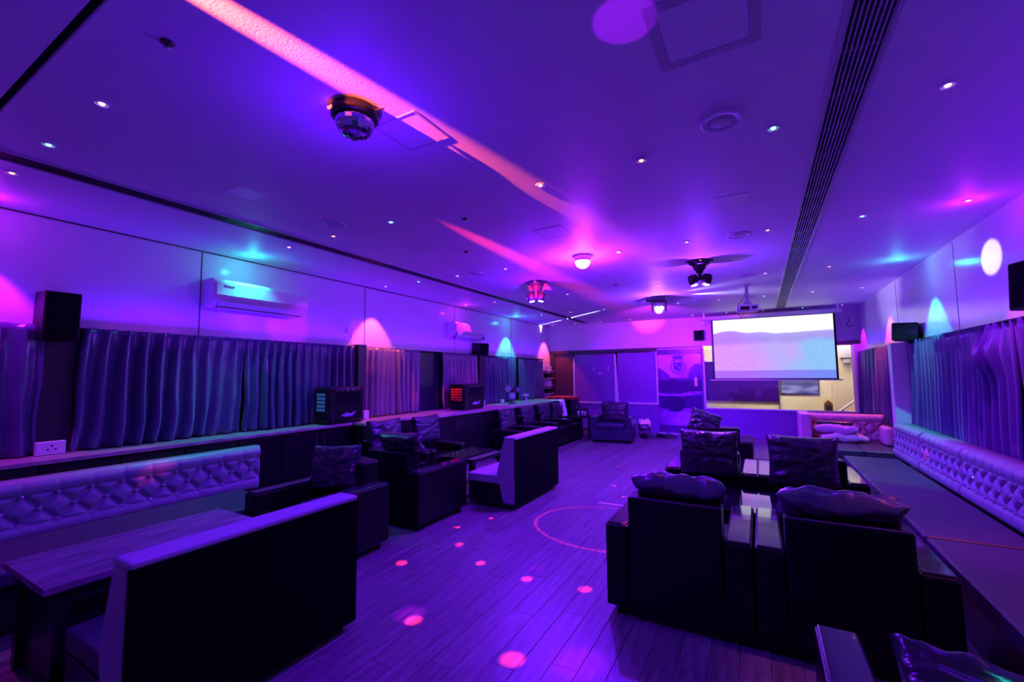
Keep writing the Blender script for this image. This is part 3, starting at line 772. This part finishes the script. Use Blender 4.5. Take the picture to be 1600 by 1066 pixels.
# pelmet rails and dark panels behind curtains
for k, (a, c) in enumerate(((.3, 4.75), (4.88, 11.7))):
    r_ = thing('curtain_rail', ['thin dark curtain rail over the near left curtains', 'thin dark curtain rail over the far left curtains'][k], 'rail', (XL, 0, ZT))
    obj('rod', cyl(bmesh.new(), (.09, a, .0), (.09, c, .0 - .02 * k), .010, n=8), M['black'], r_)
    for yy in (a + .1, (a + c) / 2, c - .1): obj('bracket', B(.001, .09, yy - .01, yy + .01, -.01 - .02 * k, .012 - .02 * k), M['black'], r_)
def lwindow(n, y0, y1, z0=CZ + .002, z1=2.04):
    wn = D.objects.new(f'window_{n}', None); COL.objects.link(wn); wn['kind'] = 'structure'
    obj('pane', B(XL + .001, XL + .012, y0, y1, z0, z1), M['navy'], wn)
    for yy in (y0, y1 - .03): obj('frame', B(XL + .001, XL + .03, yy, yy + .03, z0, z1), M['frame_dark'], wn)
    obj('frame', B(XL + .001, XL + .03, y0, y1, z1, z1 + .025), M['frame_dark'], wn)
lwindow(3, .2, 4.74); lwindow(4, 4.9, 8.2); lwindow(5, 8.4, 11.6)
struct('pillar_1', B(XL + .001, XL + .20, 4.74, 4.90, CZ + .001, 2.1), M['frame_dark'])
struct('pillar_2', B(XL + .001, XL + .18, 8.18, 8.40, CZ + .001, 2.05), M['frame_dark'])
struct('pillar_3', B(XL + .001, XL + .06, 1.28, 1.58, CZ + .001, 1.95), M['frame_dark'])

rk = thing('wall_rack', 'narrow white rack with shelves in the left back corner', 'rack', (-5.6, 11.95, CZ))
CZ2 = .0
obj('back', B(-.03, .0, -.25, .25, -.93, 1.12), M['frame_light'], rk)
for z in (-.55, -.2, 0.1, .33, .55, .77): obj('shelf', B(0, .16, -.24, .24, z, z + .02), M['white'], rk)
for k, z in enumerate((.12, .35, .57, .79)):
    obj('box', B(.02, .13, -.18 + .05 * (k % 2), .12, z + .0, z + .13, .006), M['white'] if k % 2 else M['black'], rk)

RX = XR - .085
curtain('large dark satin curtain on the right wall, from pale pillar to the picture edge', -1, RX, 5.30, 8.40, .50, 2.03, 11, pitch=.13, bunch=5.75)
curtain('dark satin curtain at the right edge of the picture', -1, RX, 2.6, 5.30, .50, 2.03, 12, pitch=.16, amp=.05, flare=-.1)
curtain('far dark satin curtain on the right wall beyond the pale pillar', -1, RX, 8.75, 10.4, .50, 2.04, 13, pitch=.13)
curtain('farthest dark curtain in the right back corner', -1, RX, 10.4, 12.1, .50, 2.04, 14, pitch=.12)
r_ = thing('curtain_rail', 'dark curtain rail along the top of the right wall curtains', 'rail', (XR, 0, 2.035))
obj('rod', cyl(bmesh.new(), (-.09, 2.6, 0), (-.09, 12.1, 0), .010, n=8), M['black'], r_)
for yy in (3, 5.5, 8, 10.5): obj('bracket', B(-.09, -.001, yy - .01, yy + .01, -.01, .01), M['black'], r_)
wn = D.objects.new('window_6', None); COL.objects.link(wn); wn['kind'] = 'structure'
obj('pane', B(XR - .012, XR - .001, 2.4, 12.1, .5, 2.0), M['navy'], wn)
struct('pillar_4', B(XR - .26, XR - .001, 8.47, 8.66, .5, 2.03), M['white'])
struct('pillar_5', B(XR - .14, XR - .001, 12.12, 12.30, .0, 2.22), M['frame_light'])

# ------------------------------------------------------------------ things on the counter
sk = thing('socket_box', 'white power socket box on the counter below the large speaker', 'socket', (XL + .16, 1.29, CZ + .003))
obj('box', B(-.02, .03, 0, .19, 0, .115, .006), M['white'], sk)
b = bmesh.new()
for yy, zz in ((.10, .075), (.075, .045), (.125, .045)): cyl(b, (.029, yy, zz), (.032, yy, zz), .008, n=8)
obj('socket_holes', b, M['black'], sk)
for k, (y, z) in enumerate(((4.78, .13), (8.12, .10), (9.05, .08))):
    t = thing('socket_box', ['small white socket box beside the near air cooler', 'small white socket box beside the orange-lit air cooler', 'small white socket box by the desk fan'][k], 'socket', (XL + .27 if k == 0 else XL + .20, y, CZ + .003))
    obj('box', B(-.03, .03, 0, .10 + .08 * (k == 1), 0, z, .005), M['white'], t)
    obj('switch', B(.03, .034, .02, .06, .03, .07, .001), M['frame_light'], t)

def cooler(label, x0, x1, y0, y1, h, side_m):
    t = thing('air_cooler', label, 'air cooler', (x0, y0, CZ + .001)); w_ = x1 - x0; L = y1 - y0
    obj('housing', B(0, w_, 0, L, 0.03, h, .03), M['cabinet'], t)
    obj('base', B(.02, w_ - .02, .02, L - .02, 0, .05, .01), M['black'], t)
    b = bmesh.new()
    for i in range(5):
        for j in range(5): box(b, .05 + i * (w_ - .1) / 5, .05 + (i + .72) * (w_ - .1) / 5, -.006, .002, h * .36 + j * h * .10, h * .36 + (j + .72) * h * .10)
    obj('side_grille', b, side_m, t)
    obj('outlet', B(w_ - .004, w_ + .004, L * .22, L * .88, h * .52, h * .84, .003), M['dark'], t)
    for k in range(5): obj('fin', B(w_ + .003, w_ + .012, L * .24, L * .86, h * (.55 + k * .06), h * (.555 + k * .06)), M['piping'], t)
    obj('control_panel', B(w_ - .002, w_ + .004, L * .2, L * .9, h * .88, h * .95, .002), M['frame_dark'], t)
    for k in (.5, .66): obj('knob', cyl(bmesh.new(), (w_, L * k, h * .91), (w_ + .02, L * k, h * .91), .014, n=12), M['metal'], t)
    obj('tank_window', B(w_ - .002, w_ + .004, L * .12, L * .16, h * .08, h * .36), M['piping'], t)
    b = bmesh.new(); prism(b, [(L * .34, h * .22), (L * .50, h * .30), (L * .62, h * .26), (L * .78, h * .33), (L * .66, h * .20), (L * .48, h * .18)], w_ + .001, w_ + .006, 'YZ')
    obj('emblem', b, M['mesh_grille'], t)
    return t
cooler('black air cooler on the counter, nearer one with pale side grille', -5.43, -5.15, 3.98, 4.60, .52, M['mesh_grille'])
cooler('black air cooler on the counter, farther one with orange light painted into its side grille', -5.30, -4.93, 6.85, 7.55, .50, M['orange_lit_grille'])

fn_ = thing('desk_fan', 'small desk fan with broad blades on the counter before the left curtains', 'fan', (-5.08, 8.95, CZ + .001), .6)
obj('base', lathe(bmesh.new(), [(.10, 0), (.10, .012), (.03, .03), (.015, .05), (.015, .16)], n=20), M['piping'], fn_, True)
for k in range(3):
    b = bmesh.new(); a0 = k * 2 * PI / 3 + .5
    def bf(a, c, a0=a0):
        ang = a0 + (a - .5) * 1.5; rr = .03 + c * .15 * (1 - .5 * (2 * a - 1) ** 2)
        return Vector((rr * math.cos(ang), -.05 + (a - .5) * .05, .29 + rr * math.sin(ang)))
    grid(b, 8, 5, bf); obj('blade', b, M['mesh_grille'] if k else M['piping'], fn_, True)
obj('motor', lathe(bmesh.new(), [(.035, -.06), (.045, 0), (.03, .07)], (0, 0, .29), n=14, axis='Y'), M['black'], fn_, True)
obj('neck', cyl(bmesh.new(), (0, .01, .15), (0, .01, .28), .012, n=8), M['black'], fn_)
cs = thing('pedestal_stand', 'small white pedestal stand on the counter right of the fan', 'stand', (-4.86, 9.25, CZ + .001))
obj('foot', lathe(bmesh.new(), [(.07, 0), (.065, .012), (.02, .03), (.016, .16)], n=18), M['white'], cs, True)
obj('plate', lathe(bmesh.new(), [(.016, .16), (.07, .18), (.075, .21), (.065, .21), (0, .195)], n=18), M['white'], cs, True)

# ------------------------------------------------------------------ tufted backrests
bt = bmesh.new(); bmesh.ops.create_icosphere(bt, subdivisions=2, radius=.017)
btm = D.meshes.new('button'); bt.to_mesh(btm); bt.free(); btm.materials.append(M['crystal'])
def tufted(parent, L, hh, pitch, mm, th=.09, rows=3, vr=(.26, .49, .72), depth=.048, name='backrest'):
    """panel in the local YZ plane facing +X, y 0..L, z 0..hh; front surface at x = th"""
    p = L / max(1, round(L / pitch)); v0, v1 = vr[0] * hh, vr[-1] * hh; q = (v1 - v0) / (rows - 1)
    b = bmesh.new(); nu = int(L / p) * 14; nv = 44
    def disp(y, z):
        if z > v1:                       # top roll with vertical creases at the top row buttons
            off = .5 if (rows - 1) % 2 else 0
            s = abs(math.sin(PI * (y / p - off)))
            t = (z - v1) / (hh - v1)
            roll = math.sin(PI * min(1, t * .92 + .08)) ** .6
            return roll * (.82 + .18 * min(1, s * 3)) * depth * 1.25 * (1 if t < .97 else .7)
        if z < v0:
            s = abs(math.sin(PI * (y / p))); t = z / v0
            return math.sin(PI * min(1, (1 - t) * .9 + .08)) ** .5 * (.84 + .16 * min(1, s * 3)) * depth * 1.0
        c = (z - v0) / q
        a1 = y / p + c / 2; a2 = y / p - c / 2
        d = min(abs(math.sin(PI * a1)), abs(math.sin(PI * a2)))
        crease = min(1, d * 1.6) ** .75 * (.72 + .28 * min(1, abs(math.sin(PI * c)) * 6))
        bd = 1.0
        return crease * depth * (.75 + .25 * abs(math.sin(PI * a1) * math.sin(PI * a2)))
    def fnn(a, c):
        y = a * L; z = c * hh
        e = min(1, min(a, 1 - a) * L / .02) ** .5
        return Vector((th - depth + disp(y, z) * (.35 + .65 * e) + noise.noise(Vector((y * 9, z * 22, 1))) * .0025, y, z))
    vs = grid(b, nu, nv, fnn)
    # close sides and back
    bk = [[b.verts.new((0.0, v.co.y, v.co.z)) for v in (col[0], col[-1])] for col in vs]
    for i in range(nu):
        b.faces.new((vs[i][0], bk[i][0], bk[i + 1][0], vs[i + 1][0])); b.faces.new((vs[i][-1], vs[i + 1][-1], bk[i + 1][1], bk[i][1]))
        b.faces.new((bk[i][0], bk[i][1], bk[i + 1][1], bk[i + 1][0]))
    b.faces.new([v for v in vs[0]] + [bk[0][1], bk[0][0]]); b.faces.new([v for v in vs[-1]] + [bk[-1][1], bk[-1][0]])
    o = obj(name, b, M[mm], parent, True)
    for r_i in range(rows):
        z = v0 + r_i * q; off = 0 if r_i % 2 == 0 else .5
        k = 0
        while True:
            y = (k + off) * p
            if y > L - .02: break
            if y > .02:
                c = D.objects.new('button', btm); COL.objects.link(c); c.parent = o; c.location = (th - depth * .42, y, z)
            k += 1
    return o

# left tufted bench
bn = thing('tufted_bench', 'long bench against the left counter with grey diamond-tufted back and crystal buttons', 'bench', (-5.10, .30, 0))
bk = tufted(bn, 2.68, .47, .2, 'tuft', th=.13); bk.location = (.0, 0, .355)
obj('base', B(.02, .92, .0, 2.40, 0, .30), M['cabinet'], bn)
obj('seat', B(.14, .97, .0, 2.42, .302, .41, .03, 3), M['seat'], bn)
obj('back_support', B(-.02, .02, .05, 2.6, 0, .80), M['cabinet'], bn)

# right tufted benches (face -X)
def rbench(label, y0, y1, seams, backs, xf=.95):
    t = thing('corner_bench', label, 'bench', (XR - .18, y0, 0)); X0 = xf - (XR - .18)
    obj('base', B(X0 + .06, -.02, .02, y1 - y0 - .02, 0, .33), M['cabinet'], t)
    ys = [y0] + seams + [y1]
    for a, c in zip(ys[:-1], ys[1:]):
        obj('seat', B(X0, -.26, a - y0 + .002, c - y0 - .002, .335, .45, .022, 3), M['seat'], t)
    for a, c in backs:
        bk = tufted(t, c - a - .012, .46, .165, 'tuft', th=.20, depth=.042); bk.rotation_euler = (0, -.10, PI)
        bk.location = (-.06, c - y0, .425)
    return t
rbench('long dark bench along the right wall, part with three grey tufted backs', 4.18, 7.62, [5.35, 6.64], [(4.30, 5.62), (5.62, 6.80), (6.84, 7.96)])
rbench('nearest part of the right wall bench, cut by the picture edge', 2.25, 4.15, [], [(2.25, 4.1)])
# bench by the back wall, facing the camera
t = thing('corner_bench', 'pink tufted bench in the far right corner facing the camera', 'bench', (.62, 9.5, 0))
bk = tufted(t, 1.14, .46, .19, 'tuft_pink', th=.13); bk.rotation_euler = (0, 0, -PI / 2); bk.location = (.02, .10, .42)
obj('side_panel', B(-.06, .10, -.55, .12, 0, .90, .02), M['tuft_pink'], t)
obj('back_panel', B(-.04, 1.17, .10, .14, 0, .89, .006), M['booth_back'], t)
obj('base', B(.10, 1.16, -1.30, .0, 0, .33), M['cabinet'], t)
for a, c in ((.10, .66), (.66, 1.16)): obj('seat', B(a + .002, c - .002, -1.34, -.03, .335, .45, .022, 3), M['seat'], t)
bk2 = obj('end_cushion', B(1.02, 1.15, -.72, -.30, .452, .74, .05, 3), M['tuft_pink'], t, True)
pillow('lower mauve pillow stacked on the far corner bench', (1.14, 9.14, .515), (.66, .42, .15), (PI / 2 - .04, 0, .1), 'pink_cushion', 21)
pillow('upper mauve pillow under the dark roll on the far corner bench', (1.06, 9.17, .645), (.62, .40, .15), (PI / 2 - .05, 0, -.06), 'pink_cushion', 22)
o = obj('bolster', B(.80, 1.30, 9.06, 9.22, .715, .775, .028, 3), M['pillow'], smooth=True); tag(o, 'dark rolled bolster lying on the mauve pillows', 'pillow')

# booths with pale top
def booth(label, x0, x1, y0, y1, hb, end_m):
    t = thing('booth_sofa', label, 'sofa', (x1, y0, 0)); L = y1 - y0; W = x1 - x0
    b = bmesh.new(); prism(b, [(-.18, .06), (-.018, .06), (-.018, hb - .012), (-.15, hb - .012), (-.175, hb - .05), (-.27, .40)], 0, L)
    bmesh.ops.bevel(b, geom=b.edges[:], offset=.012, segments=2, affect='EDGES')
    obj('backrest', b, M['booth_fabric'], t)
    obj('back_panel', B(-.017, .0, 0, L, .05, hb - .02, .004), M['booth_back'], t)
    obj('top_roll', B(-.165, -.002, 0, L, hb - .03, hb + .008, .014, 3), M['booth_fabric'], t)
    obj('seat', B(-W, -.20, 0.01, L - .01, .28, .385, .02, 3), M['seat'] if end_m is None else end_m, t)
    obj('base', B(-W + .04, -.03, .01, L - .01, .03, .28), M['cabinet'], t)
    for yy in (.06, L - .06):
        for xx in (-W + .10, -.08): obj('leg', cyl(bmesh.new(), (xx, yy, 0), (xx, yy, .035), .022, n=10), M['black'], t)
booth('booth sofa with its tall black back towards the camera, lower left foreground', -3.02, -2.32, .85, 2.04, .82, None)
booth('booth sofa with pale end and blue-black back in the middle of the room', -3.27, -2.57, 4.60, 5.86, .845, M['booth_fabric'])

# tables
tb = thing('wooden_table', 'low rectangular wood-grained table before the left tufted bench', 'table', (-3.40, 1.35, 0))
for k in range(6):
    obj('board', B(-.33 + k * .11, -.33 + (k + 1) * .11 - .0015, -.56, .56, .545, .58, .001), M['table_wood'], tb)
obj('apron', B(-.30, .30, -.52, .52, .47, .545), M['cabinet'], tb)
for sx in (-1, 1):
    for sy in (-1, 1): obj('leg', B(sx * .27 - .03, sx * .27 + .03, sy * .48 - .03, sy * .48 + .03, 0, .47), M['cabinet'], tb)
obj('side_panel', B(-.25, -.22, -.46, .46, .02, .47), M['cabinet'], tb)
obj('side_panel', B(.22, .25, -.46, .46, .02, .47), M['cabinet'], tb)
obj('end_panel', B(-.24, .24, -.48, -.45, .02, .47), M['cabinet'], tb)
def gtable(label, x, y, sx, sy, z):
    t = thing('glass_table', label, 'table', (x, y, 0))
    obj('glass_top', B(-sx / 2, sx / 2, -sy / 2, sy / 2, z - .012, z, .003), M['blackgloss'], t)
    obj('frame', B(-sx / 2 + .03, sx / 2 - .03, -sy / 2 + .03, sy / 2 - .03, z - .06, z - .013), M['black'], t)
    for a in (-1, 1):
        for c in (-1, 1): obj('leg', B(a * (sx / 2 - .07) - .025, a * (sx / 2 - .07) + .025, c * (sy / 2 - .07) - .025, c * (sy / 2 - .07) + .025, 0, z - .06), M['black'], t)
gtable('black glass table reflecting the screen between the two right recliner rows', -.08, 4.38, 1.15, .74, .50)
gtable('black glass table reflecting orange light beside the middle booth sofa', -3.62, 5.22, .60, .85, .50)
gtable('black table between the far recliner and the right recliners', -.3, 6.75, .9, .5, .42)

# ------------------------------------------------------------------ recliners
def recliner(label, loc, rz, w_=.84, d_=.90, hb=.80, aw=.14, ah=.60, name='recliner', cat='recliner', lm='leather'):
    t = thing(name, label, cat, loc, rz); hw = w_ / 2
    obj('base', B(-hw + .02, hw - .02, .03, d_ - .02, .06, .30, .01), M[lm], t)
    obj('seat', B(-hw + aw + .004, hw - aw - .004, .19, d_, .302, .44, .035, 3), M[lm], t, False)
    obj('backrest', B(-hw + aw + .004, hw - aw - .004, 0, .20, .06, hb, .025, 3), M[lm], t)
    obj('back_piping', tube(bmesh.new(), [(-hw + aw + .02, .004, hb - .006), (hw - aw - .02, .004, hb - .006)], .007, 6), M['piping'], t)
    for s in (-1, 1):
        x0, x1 = (-hw, -hw + aw) if s < 0 else (hw - aw, hw)
        a = obj('armrest', B(x0 + .002, x1 - .002, .01, d_ - .03, .06, ah - .012, .016, 2), M[lm], t)
        obj('arm_pad', B(x0 + .014, x1 - .014, .03, d_ - .05, ah - .014, ah, .005, 2), M['pad'], a)
    for sx in (-1, 1):
        for yy in (.08, d_ - .10): obj('foot', cyl(bmesh.new(), (sx * (hw - .08), yy, 0), (sx * (hw - .08), yy, .062), .028, n=10), M['black'], t)
    return t
R1 = recliner('black leather recliner with its back to the camera, left of the nearest right pair', (-.525, 2.96, 0), 0, .885, .90, .79, .155)
dup(R1, (.365, 2.96, 0), 0, 'black leather recliner with its back to the camera, right of the nearest right pair')
dup(R1, (-.50, 5.0, 0), 0, 'black leather recliner in the second right row, left one of the pair')
dup(R1, (.37, 5.0, 0), 0, 'black leather recliner in the second right row, right one of the pair')
dup(R1, (-.58, 7.25, 0), 0, 'black leather recliner farthest up the right side, before the back wall')
dup(R1, (.58, 1.33, 0), 0, 'black leather recliner cut off at the bottom right corner of the picture')
dup(R1, (-3.55, 3.12, 0), PI, 'black leather recliner facing the camera behind the lower left booth')
dup(R1, (-3.55, 3.50, 0), 0, 'black leather recliner back to back behind the one facing the wood table')
R2 = recliner('black leather wall chair facing the aisle, nearest one under the counter', (-4.69, 4.42, 0), -PI / 2, .80, .68, .74, .12, .56, 'lounge_chair', 'armchair')
dup(R2, (-4.69, 5.24, 0), -PI / 2, 'black leather wall chair facing the aisle, second one by the glass table')
for k, y in enumerate((7.62, 8.44, 9.26, 10.08)):
    dup(R2, (-4.56, y, 0), -PI / 2, 'black leather wall chair in the far left row, ' + ['nearest of the four', 'second of the four', 'third of the four', 'farthest, under the white towel'][k])
ac = recliner('dark blue-lit leather armchair facing the camera before the back wall', (-3.2, 10.93, 0), PI + .12, .98, .86, .90, .17, .59, 'armchair', 'armchair', 'blue_lit_leather')

pz = 'black crinkled leather pillow '
pillow(pz + 'lying along the top of the nearest right pair, left recliner', (-.50, 3.10, .845), (.585, .26, .14), (1.1, .02, .02), seed=1, wr=.013, mm='pillow_bright')
pillow(pz + 'lying along the top of the nearest right pair, right recliner', (.345, 3.10, .845), (.60, .26, .14), (1.1, -.01, -.02), seed=2, wr=.013, mm='pillow_bright')
pillow(pz + 'hung upright over the second row left recliner', (-.49, 4.95, .79), (.56, .46, .21), (-.10, 0, .02), seed=3, wr=.009)
pillow(pz + 'hung upright over the second row right recliner', (.31, 4.95, .77), (.58, .48, .21), (-.10, 0, -.03), seed=4, wr=.009)
pillow(pz + 'leaning on the farthest right-side recliner', (-.78, 7.40, .84), (.46, .36, .17), (-.35, .35, .3), seed=5)
pillow(pz + 'on the recliner facing the camera behind the lower left booth', (-3.62, 2.90, .72), (.58, .44, .15), (-.16, -.06, .15), seed=6, wr=.010)
pillow(pz + 'lying on top of the back-to-back recliner on the left', (-3.46, 3.62, .87), (.58, .26, .13), (.6, 0, 0), seed=7)
pillow(pz + 'in the recliner at the bottom right corner', (.62, 1.70, .60), (.64, .46, .16), (-.95, .05, -.1), seed=8, wr=.02)
pillow(pz + 'on the nearest wall chair at the left', (-4.54, 4.44, .80), (.62, .42, .16), (-.14, 0, PI / 2), seed=9, wr=.008, mm='pillow_soft')
pillow(pz + 'on the second wall chair beside the glass table', (-4.54, 5.30, .78), (.60, .42, .16), (-.14, 0, PI / 2), seed=10, wr=.008, mm='pillow_soft')
for k, y in enumerate((7.58, 8.45, 9.28, 10.06)):
    pillow(pz + 'in the far left row, ' + ['nearest of four', 'second of four', 'third of four', 'farthest, half under the towel'][k], (-4.42, y, .72), (.60, .42, .15), (-.14, 0, PI / 2), seed=11 + k, wr=.008, mm='pillow_soft')
pillow('dark blue-lit back cushion of the armchair before the back wall', (-3.17, 10.70, .66), (.60, .46, .16), (-.1, 0, .12), seed=16, wr=.006, mm='pillow_soft')

# towel over the far wall chair, dark bundle, little side table with cans
b = bmesh.new()
def tw(a, c):
    y = 10.12 + a * .34 + noise.noise(Vector((a * 3, c * 3, 2))) * .03
    s = c * .62
    if s < .22: p = (-4.62 + s, .955)
    else: p = (-4.40 + (s - .22) * .20, .955 - (s - .22))
    d = .012 * math.sin(a * 14 + c * 3) * min(1, c * 2)
    return Vector((p[0] + d, y + c * .05, p[1] + .01 * math.sin(a * 9)))
grid(b, 20, 20, tw); o = obj('towel', b, M['towel'], smooth=True); o.modifiers.new('thickness', 'SOLIDIFY').thickness = .008
tag(o, 'white towel draped over the farthest wall chair on the left', 'towel')
st = thing('side_table', 'small dark side table with cups beside the far armchair', 'table', (-4.05, 10.85, 0))
obj('top', B(-.28, .28, -.25, .25, .50, .54, .006), M['cabinet'], st)
for a in (-1, 1):
    for c in (-1, 1): obj('leg', B(a * .24 - .02, a * .24 + .02, c * .21 - .02, c * .21 + .02, 0, .50), M['cabinet'], st)
obj('shelf', B(-.26, .26, -.23, .23, .18, .20), M['cabinet'], st)
for k, (x, y) in enumerate(((-4.12, 10.72), (-4.02, 10.74), (-3.93, 10.70))):
    t = lathe(bmesh.new(), [(.025, 0), (.033, .11), (.033, .115), (.028, .115)], n=14)
    o = obj('cup', t, M['white'], smooth=True, loc=(x, y, .541)); tag(o, 'small white cup on the side table, ' + ['left one', 'middle one', 'right one'][k], 'cup')
pillow('dark crumpled bag on the side table by the far wall chairs', (-4.12, 10.95, .66), (.42, .22, .22), (.1, .2, .1), seed=31, wr=.03, name='bag', cat='bag')

# basket and shoes by the back wall
bs = thing('waste_basket', 'slatted basket with a white crumpled bag by the back wall', 'basket', (-2.62, 11.45, 0))
for k in range(16):
    a = k * 2 * PI / 16; obj('slat', cyl(bmesh.new(), (.13 * math.cos(a), .13 * math.sin(a), 0), (.16 * math.cos(a), .16 * math.sin(a), .34), .010, n=6), M['metal'], bs)
for z, rr in ((.015, .131), (.18, .146), (.33, .159)):
    obj('hoop', lathe(bmesh.new(), [(rr + .008, z - .008), (rr + .008, z + .008), (rr - .004, z + .008), (rr - .004, z - .008)], n=20), M['metal'], bs)
b = pillow_bm(.28, .26, .16, 33, n=18, wr=.05); o = obj('bag_liner', b, M['towel'], bs, True); o.location = (0, 0, .32); o.rotation_euler = (PI / 2, 0, .4)
def shoe(label, x, y, rz, m):
    t = thing('shoe', label, 'shoe', (x, y, 0), rz, None)
    b = bmesh.new(); prism(b, [(-.13, 0), (.13, 0), (.14, .03), (.10, .06), (.02, .08), (-.04, .11), (-.13, .10)], -.04, .04); bmesh.ops.bevel(b, geom=b.edges[:], offset=.012, segments=2, affect='EDGES')
    for v in b.verts: v.co.z += .012
    obj('upper', b, m, t); obj('sole', B(-.135, .14, -.045, .045, 0, .02, .006), M['frame_dark'], t)
shoe('pale shoe on the floor just right of the basket', -2.40, 11.18, .6, M['piping'])
shoe('dark shoe on the floor, middle of the three right of the basket', -2.18, 11.36, .3, M['leather'])
shoe('shoe on the floor farthest right of the basket, by the mural door', -1.98, 11.50, .0, M['piping'])
shoe('shoe standing in front of the basket', -2.58, 11.16, 2.2, M['leather'])
mt = obj('floor_tape', B(-1.83, -1.50, 5.38, 5.42, .0, .002), M['frame_light']); tag(mt, 'short strip of pale tape stuck on the plank floor', 'tape')

# ------------------------------------------------------------------ coloured beams
for p, pw, c in WASH: spot('wash_beam', p, (p[0], p[1], 0), pw * K, c, 150, .6, .05)
# grazing red beams along the ceiling
spot('red_beam', (-2.02, -.6, H - .085), (-1.77, 1.25, H), 13000, (1, .10, .05), 6.5, 1.0, .006)
spot('red_beam', (-2.60, .2, H - .20), (-2.63, 8.2, H), 22000, RED, 5.0, 1.0, .006)
spot('red_beam', (-2.2, 3.9, 2.3), (-3.04, 6.17, 2.94), 5000, (1, .01, .02), 8, .9, .006)  # red spot added in mid-air to light the left moving head
# white beams of the far moving head, to both side walls, grazing the ceiling
k_ = spot('white_beam', (-2.00, 8.90, 2.985), (-5.6, 11.69, 3.085), 110000, (.5, .5, 1.0), 6, 1.0, .004)
k_.scale = (.11, 1, 1)
spot('white_beam', (-2.00, 8.90, 2.995), (-5.64, 11.72, 3.05), 7000, (.75, .8, 1.0), 2.2, .5, .008)
spot('white_beam', (-1.45, 8.45, 2.90), (1.985, 5.86, 2.69), 1500, (.9, .85, 1.0), 5, .4, .01)
spot('white_beam', (-1.40, 8.62, 2.99), (1.9, 9.6, 3.05), 300, WHI, 30, .9, .01)
spot('white_beam', (-1.42, 8.50, 2.99), (1.4, 7.2, 3.12), 120, WHI, 26, .9, .01)
# dome lamp glow on ceiling and room
l = D.lights.new('dome_glow', 'POINT'); l.energy = 90; l.color = (.34, .01, 1.0); l.shadow_soft_size = .05
o = D.objects.new('dome_glow', l); COL.objects.link(o); o.location = (-1.87, 5.12, H - .24)
for px_, py_, en, cc in ((-.63, 6.17, 62, (.17, .02, 1.0)), (-1.62, 8.45, 85, (.20, .03, 1.0)), (-3.04, 6.0, 42, VIO), (-1.9, 1.6, 17, VIO)):
    l = D.lights.new('head_glow', 'POINT'); l.energy = en; l.color = cc; l.shadow_soft_size = .012
    o = D.objects.new('head_glow', l); COL.objects.link(o); o.location = (px_, py_, H - .40)
# laser dots
BX = (-1.9, 1.6, 2.86); BD = (-1.87, 5.12, 2.85)
for x, y, s, c, src in [(-1.29, 2.25, 2.6, RED, BX), (-2.05, 2.28, 2.2, RED, BX), (-1.67, 3.15, 1.5, RED, BX), (-2.15, 3.22, 1.4, RED, BX), (-1.21, 3.21, 1.6, RED, BX),
                        (-2.56, 3.47, 1.3, RED, BX), (-2.86, 3.84, 1.2, RED, BD), (-2.75, 2.9, 1.7, RED, BX), (-2.7, 4.25, 1.1, RED, BD), (-1.9, 6.3, 1.4, RED, BD), (-1.35, 6.9, 1.6, RED, BD),
                        (-1.62, 5.8, 1.0, RED, BD), (-.95, 5.6, 1.2, RED, BD), (-1.2, 7.9, 1.6, RED, BD), (-.83, 3.0, 1.0, RED, BX), (-2.2, 7.6, 1.3, RED, BD),
                        (-.95, 2.41, 6.5, MAG, BX), (-2.12, 2.32, 5.0, MAG, BX), (-1.69, 3.36, 2.2, MAG, BX), (-2.52, 3.42, 1.8, MAG, BX), (-1.5, 4.4, 1.0, MAG, BD), (-2.15, 4.6, 1.0, MAG, BD), (-1.6, 7.2, 1.2, MAG, BD)]:
    z = .6 if (x, y) == (-.83, 3.0) else 0
    dist = (Vector((x, y, z)) - Vector(src)).length
    spot('laser_dot', src, (x, y, z), (520 if c is RED else 90) * dist ** 2, c, s * (1.25 if c is RED else 1), .9, .001)
# dots on benches, curtains and walls
for p, s, c, pw in [((-5.0, 1.95, .72), 2.8, RED, 30), ((1.5, 6.55, .72), 2.2, RED, 40), ((1.55, 6.8, .75), 3, MAG, 14), ((1.3, 4.6, .45), 1.6, RED, 20), ((1.3, 3.0, .45), 2.0, RED, 14),
                    ((-5.48, 3.3, 1.75), 3, MAG, 24), ((-5.48, 6.95, 1.2), 5, RED, 40), ((-5.48, 6.1, 1.2), 4, RED, 22), ((-5.45, 5.0, 1.75), 3.5, RED, 16), ((-5.48, 2.3, 1.5), 2.2, RED, 10), ((-4.95, 4.45, .85), 3, VIO, 20),
                    ((1.85, 5.4, .95), 2.2, RED, 20), ((-.49, 4.95, 1.0), 3.4, RED, 20), ((1.86, 7.9, 1.4), 2, RED, 12), ((-5.45, 7.2, 1.7), 4, MAG, 20), ((-5.64, 4.95, 2.3), 9, MAG, 18),
                    ((-5.64, 3.7, 2.3), 10, MAG, 20), ((-5.64, 2.1, 2.15), 8, MAG, 8)]:
    spot('laser_dot', BD, p, pw * 9 * (Vector(p) - Vector(BD)).length ** .5, c, s, .8, .001)
# ring projected on the floor (two thin arcs of laser light)
for k in range(96):
    a = 2 * PI * k / 96
    x, y = -1.45 + .80 * math.cos(a), 4.60 + .66 * math.sin(a)
    if x > -.95: continue
    spot('laser_ring', BD, (x, y, 0), 1500, RED, 1.1, 1.0, .001)
# magenta patch on the ceiling near the lens and violet and magenta spots on the back wall
spot('magenta_beam', (-.7, 1.2, 1.2), (-.43, 1.74, H), 110, (.35, .0, 1.0), 8, .3, .005)
spot('wash_beam', (-.8, 9.3, 2.6), (-1.6, YB, .9), 900, (.16, .01, 1.0), 100, 1.0, .04)  # violet spot added in mid-air to brighten the back wall
spot('magenta_beam', (-1.9, 9.0, 2.6), (-2.3, YB, 2.75), 420, (.55, .02, 1.0), 75, 1.0, .03)
